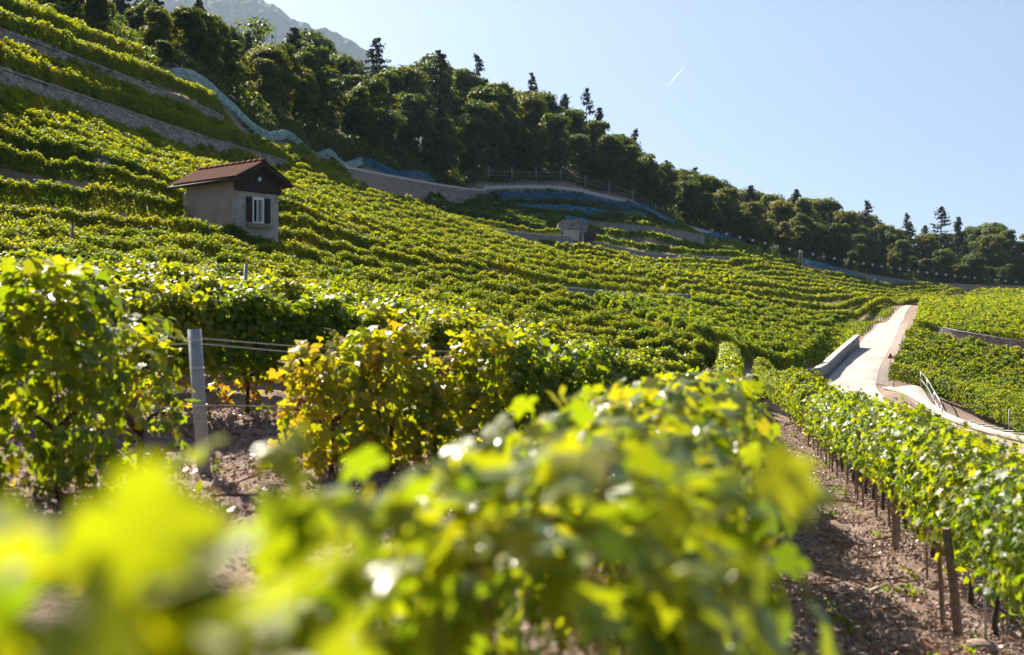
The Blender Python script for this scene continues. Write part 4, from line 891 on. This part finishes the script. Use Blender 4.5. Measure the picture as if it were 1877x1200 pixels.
def conifer_proto(seed, spread, layers, sparse):
    rg = np.random.default_rng(seed); H0 = 18.0; P, N = [], []
    mb = MB(); mb.tube([(0, 0, -1), (0, 0, 9), (0, 0, H0)], [.28, .18, .03], 8)
    for i in range(layers):
        f = i/(layers-1); z = H0*(.18+.80*f); L = spread*(1-f)**.62*rg.uniform(.75, 1.15)+.5
        for j in range(int(7-3*f) if not sparse else int(rg.integers(3, 7))):
            a = rg.uniform(0, 6.28); Lj = L*rg.uniform(.6, 1.1); dz = -.18*Lj if not sparse else .05*Lj
            end = np.array([math.cos(a)*Lj, math.sin(a)*Lj, z+dz+.12*Lj]); mid = np.array([math.cos(a)*Lj*.5, math.sin(a)*Lj*.5, z+dz*.8])
            mb.tube([(0, 0, z), mid, end], [.05, .035, .015], 4)
            nl = int(14+26*Lj/spread) if not sparse else int(14+26*Lj/spread)
            t = rg.uniform(.15 if not sparse else .25, 1.08, nl)[:, None]; q = (1-t)*np.array([0, 0, z])+t*end+np.array([0, 0, -.2])*t*(1-t)*4*.3
            q = q+rg.normal(0, 1, (nl, 3))*(np.array([.22, .22, .14]) if not sparse else np.array([.3, .3, .16])); P.append(q); N.append(np.tile([math.cos(a)*.4, math.sin(a)*.4, .8], (nl, 1))+rg.normal(0, .5, (nl, 3)))
    P = np.vstack(P); N = np.vstack(N)
    global R; Rs = R; R = rg; V, Fc, nt = leaf_mesh(P, N, .34*rg.uniform(.6, 1.3, len(P)), LEAF_QUAD, droop=.9); R = Rs
    me = npmesh('crown', V, Fc, M['needle'], attr={'age': np.repeat(rg.uniform(0, 1, len(P)), nt)}); COL.objects.unlink(me)
    tr = mb.build('trunk', M['bark'], None, True); COL.objects.unlink(tr)
    return me.data, tr.data, H0
BROAD = [broad_proto(s, w, n_, b) for s, w, n_, b in ((1, .30, 12000, .12), (2, .36, 12500, .10), (3, .25, 11000, .14), (4, .32, 12000, .08), (5, .40, 13000, .10), (6, .27, 11000, .16))]
BARE = broad_proto(9, .3, 1500, .3, leaf=.38)
CONE = [conifer_proto(11, 4.2, 26, False), conifer_proto(12, 3.3, 28, False), conifer_proto(13, 4.4, 19, True)]
def plant_tree(name, proto, x, y, h, label, cat, group, wide=1.0):
    me, tr, H0 = proto; z = float(H(x, y)); e = empty(name, (x, y, z-.2), label, cat, group)
    s = h/H0; e.scale = (s*wide, s*wide, s); e.rotation_euler = (0, 0, random.uniform(0, 6.28))
    c = bpy.data.objects.new('crown', me); t = bpy.data.objects.new('trunk', tr); link(c, e); link(t, e); return e
SKY = [(-300, -200), (0, -80), (150, -40), (200, -5), (300, 5), (380, 15), (430, 55), (470, 80), (520, 62), (570, 45), (620, 85), (650, 125), (700, 128), (740, 102), (800, 95), (850, 125), (900, 150), (960, 152), (1000, 172), (1050, 200), (1100, 222), (1150, 258), (1200, 285), (1280, 315), (1350, 335), (1400, 345), (1480, 355), (1540, 362), (1600, 388), (1640, 418), (1700, 420), (1760, 412), (1830, 408), (1877, 415), (2200, 425)]
def sky_v(u): return np.interp(u, [a for a, _ in SKY], [b for _, b in SKY])
SEG = [(-400, 'above the grey terrace walls'), (300, 'above the pale turquoise net'), (665, 'above the brown stone wall'), (885, 'above the curved pale kerb wall'), (1180, 'above the sloping blue net'), (1470, 'above the white ball string'), (1640, 'at the right end of the forest')]
def seg_of(u): return [s for a, s in SEG if u >= a][-1]
trees = []
def layer(offs, step, hl, which, jit):
    P = resample(TLp, .5)[0]; t = unit(np.gradient(P, axis=0)); nrm = np.stack([-t[:, 1], t[:, 0]], 1); nrm *= np.sign(nrm[:, 1:2]+1e-6)
    i = 0.0
    while i < len(P)-1:
        p = P[int(i)]; o = p+nrm[int(i)]*(offs+random.uniform(-jit, jit)); i += step*random.uniform(.7, 1.3)*2
        u = o[0]/o[1]*F+CX; z = float(H(*o)); cap_ = (CY-sky_v(u))/F*o[1]-z
        h = random.uniform(*hl)
        if which == 'skyline': h = cap_*random.uniform(.84, 1.04)
        h = min(h, cap_*random.uniform(.88, 1.02))
        if h < 4 or u < -250 or u > 2150: continue
        h = min(h, 25); trees.append((which, u, o[0], o[1], h))
layer(5.5, 4.4, (6, 12), 'front edge', 1.6)
layer(15, 8.0, (10, 18), 'middle', 3)
layer(30, 9.0, (12, 20), 'rear', 5)
layer(52, 8.0, (17, 22), 'skyline', 5)
cnt = {}
for which, u, x, y, h in sorted(trees, key=lambda q: q[1]):
    sg = seg_of(u); key = (which, sg); cnt[key] = cnt.get(key, 0)+1
    w_ = {'front edge': 'at forest edge', 'middle': 'in middle ranks', 'rear': 'in rear ranks', 'skyline': 'on the skyline'}[which]
    if which in ('middle', 'rear') and random.random() < .24:
        plant_tree('spruce_tree', CONE[random.choice((0, 1))], x, y, h*1.12, f'dark spruce number {ordn(cnt[key])} among the trees {w_} {sg}'.replace('number ', ''), 'tree', 'spruces in the forest', random.uniform(.9, 1.2)); continue
    plant_tree('broadleaf_tree', random.choice(BROAD), x, y, h, f'{ordn(cnt[key])} broadleaf tree from left {w_} {sg}', 'tree', 'broadleaf trees of the forest', random.uniform(.95, 1.3))
for u, vt, d, pr, wd_, lab, nm in (
    (690, 66, 238, 0, 1.15, 'dense dark spruce on the skyline beside the far blue mountain', 'spruce_tree'), (875, 98, 262, 2, 1.0, 'tall sparse pine with bare tiers above the highest crowns', 'pine_tree'),
    (975, 130, 270, 0, .8, 'dark spruce with a slanting top right of the sparse pine', 'spruce_tree'), (1036, 170, 276, 1, 1.0, 'left of two slim spruces together on the falling skyline', 'spruce_tree'),
    (1075, 160, 280, 2, .8, 'right of two slim conifers together on the falling skyline', 'pine_tree'), (1098, 195, 282, 1, .9, 'short slim spruce just right of the two slim conifers', 'spruce_tree'),
    (1165, 236, 288, 2, .9, 'small sparse pine halfway down the falling skyline', 'pine_tree'), (1460, 345, 330, 1, 1.1, 'small spruce tip in the level part of the skyline', 'spruce_tree'), (1590, 366, 345, 2, 1.0, 'sparse pine at the left side of the skyline notch', 'pine_tree'),
    (1662, 388, 360, 0, .75, 'small dark spruce in the skyline notch', 'spruce_tree'), (1725, 378, 372, 2, 1.3, 'broad dark pine right of the skyline notch', 'pine_tree'), (1757, 396, 374, 1, 1.0, 'slim spruce just right of the broad dark pine', 'spruce_tree'),
    (262, -22, 135, 2, 1.0, 'dark pine at the top left against the blue mountain', 'pine_tree'), (400, 130, 142, 0, 1.0, 'dark spruce deep in shade above the pale turquoise net', 'spruce_tree'), (520, 190, 160, 1, 1.2, 'low dark spruce above the lower part of the turquoise net', 'spruce_tree')):
    x, y, zt = W(u, vt, d); h = zt-float(H(x, y)); plant_tree(nm, CONE[pr], x, y, h, lab, 'tree', None, wd_*18/max(h, 8)*1.0)
x, y, zt = W(458, 26, 195); plant_tree('broadleaf_tree', BARE, x, y, zt-float(H(x, y)), 'half-bare autumn tree with brown twigs before the blue mountain', 'tree', None, .9)
# brownish bushes behind the top terrace and a bush by the net
for i, (u, vt, d, h_, lab) in enumerate(((95, 5, 90, 4.2, 'left of two golden-brown bushes above the topmost terrace wall'), (140, 22, 92, 4.0, 'right of two golden-brown bushes above the topmost terrace wall'), (300, 118, 100, 2.2, 'small green bush at the top end of the turquoise net'))):
    x, y, zt = W(u, vt, d); z = float(H(x, y)); plant_tree('bush', BROAD[4], x, y, max(2, zt-z), lab, 'bush', None, 1.5)
# undergrowth along the forest foot
P = resample(TLp, .4)[0]; P = P[np.repeat(np.arange(len(P)), 26)]; n_ = len(P)
P = P+np.stack([R.normal(0, .5, n_), 2.6+np.abs(R.normal(0, 1.6, n_))], 1); hgt = 2.0*vnoise(P[:, 0]*.3, P[:, 1]*.3, 4)*np.sqrt(R.uniform(0, 1, n_))
Pb2 = resample(TLp, .4)[0]; Pb2 = Pb2[np.repeat(np.arange(len(Pb2)), 34)]; n2 = len(Pb2); Pb2 = Pb2+np.stack([R.normal(0, .6, n2), R.uniform(4, 30, n2)], 1)
P = np.vstack([P, Pb2]); hgt = np.concatenate([hgt, 3.4*vnoise(Pb2[:, 0]*.25, Pb2[:, 1]*.25, 6)*np.sqrt(R.uniform(0, 1, n2))]); n_ = len(P)
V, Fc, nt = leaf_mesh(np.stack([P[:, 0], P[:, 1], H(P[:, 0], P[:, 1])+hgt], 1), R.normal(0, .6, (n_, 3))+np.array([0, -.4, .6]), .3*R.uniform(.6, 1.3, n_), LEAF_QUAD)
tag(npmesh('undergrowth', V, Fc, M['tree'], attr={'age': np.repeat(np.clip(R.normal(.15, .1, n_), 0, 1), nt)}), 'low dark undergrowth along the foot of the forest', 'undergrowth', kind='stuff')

# ------------------------------------------------------------------ far mountain, contrail, haze
def mountain():
    crest = [(-1200, -60), (-300, -70), (100, -60), (290, -50), (390, -30), (450, -12), (500, 3), (545, 36), (600, 52), (650, 70), (690, 108), (760, 160), (900, 240), (1100, 330), (1500, 470)]
    D = 4200.0; us = np.linspace(-1200, 1500, 420); vs = np.interp(us, [a for a, _ in crest], [b for _, b in crest])
    nv_ = 130; X = np.zeros((nv_, len(us))); Y = X.copy(); Z = X.copy()
    for j in range(nv_):
        f = j/(nv_-1); back = f > .85
        zc = (CY-vs)/F*D; x = (us-CX)/F*D
        ff = min(f/.85, 1)
        X[j] = x; Y[j] = D-1700*(1-ff)+(f-.85 if back else 0)*4000
        Z[j] = 40+(zc-40)*(ff**1.25) - (1050*(f-.85)/.15*.6 if back else 0)
    amp = np.sin(math.pi*np.clip(np.linspace(0, 1, nv_)/.85, 0, 1))[:, None]
    Z += amp*((vnoise(X*.0017, Y*.0017, 21)-.5)*220+(vnoise(X*.005, Y*.005, 22)-.5)*80)+((vnoise(X*.022, Y*.022, 23)-.5)*18+(vnoise(X*.06, Y*.06, 24)-.5)*26)
    ix = np.arange(X.size).reshape(X.shape); Q = np.stack([ix[:-1, :-1], ix[:-1, 1:], ix[1:, 1:], ix[1:, :-1]], -1).reshape(-1, 4)
    m = solid('mountain_forest', (.015, .035, .02), (.045, .065, .035), .012, .95, .9, .06, detail=9, spec=.1)
    tag(npmesh('mountain', np.stack([X, Y, Z], -1).reshape(-1, 3), Q, m, smooth=False), kind='structure')
mountain()
a, b = W(1224, 158, 12000), W(1254, 122, 12000)
m, nt, out = nmat('contrail_ice'); d_ = nt.nodes.new('ShaderNodeBsdfDiffuse'); d_.inputs[0].default_value = (.9, .9, .9, 1); t_ = nt.nodes.new('ShaderNodeBsdfTransparent'); x_ = nt.nodes.new('ShaderNodeMixShader'); x_.inputs[0].default_value = .3
t2 = nt.nodes.new('ShaderNodeBsdfTranslucent'); t2.inputs[0].default_value = (.95, .95, .95, 1); x2 = nt.nodes.new('ShaderNodeMixShader'); x2.inputs[0].default_value = .6
nt.links.new(d_.outputs[0], x2.inputs[1]); nt.links.new(t2.outputs[0], x2.inputs[2]); nt.links.new(t_.outputs[0], x_.inputs[1]); nt.links.new(x2.outputs[0], x_.inputs[2]); nt.links.new(x_.outputs[0], out.inputs[0])
mb = MB(); mb.tube([a+(b-a)*f for f in (0, .15, .6, 1)], [.6, 4.2, 6, 2.5], 8); tag(mb.build('contrail', m, None, True), 'short white contrail streak in the clear blue sky', 'contrail')

def haze():
    m, nt, out = nmat('haze_air'); v = nt.nodes.new('ShaderNodeVolumePrincipled')
    v.inputs['Color'].default_value = (.60, .78, 1.0, 1); v.inputs['Density'].default_value = HAZE; v.inputs['Anisotropy'].default_value = .25
    nt.links.new(v.outputs[0], out.inputs['Volume'])
    zmin = min(float(GZ.min()), -10)-1.5; zmax = 1500
    mb = MB(); mb.box((0, 2600, (zmin+zmax)/2), (18000, 6000, zmax-zmin)); o = mb.build('haze', m); tag(o, kind='stuff')
HAZE = .00006
if HAZE: haze()
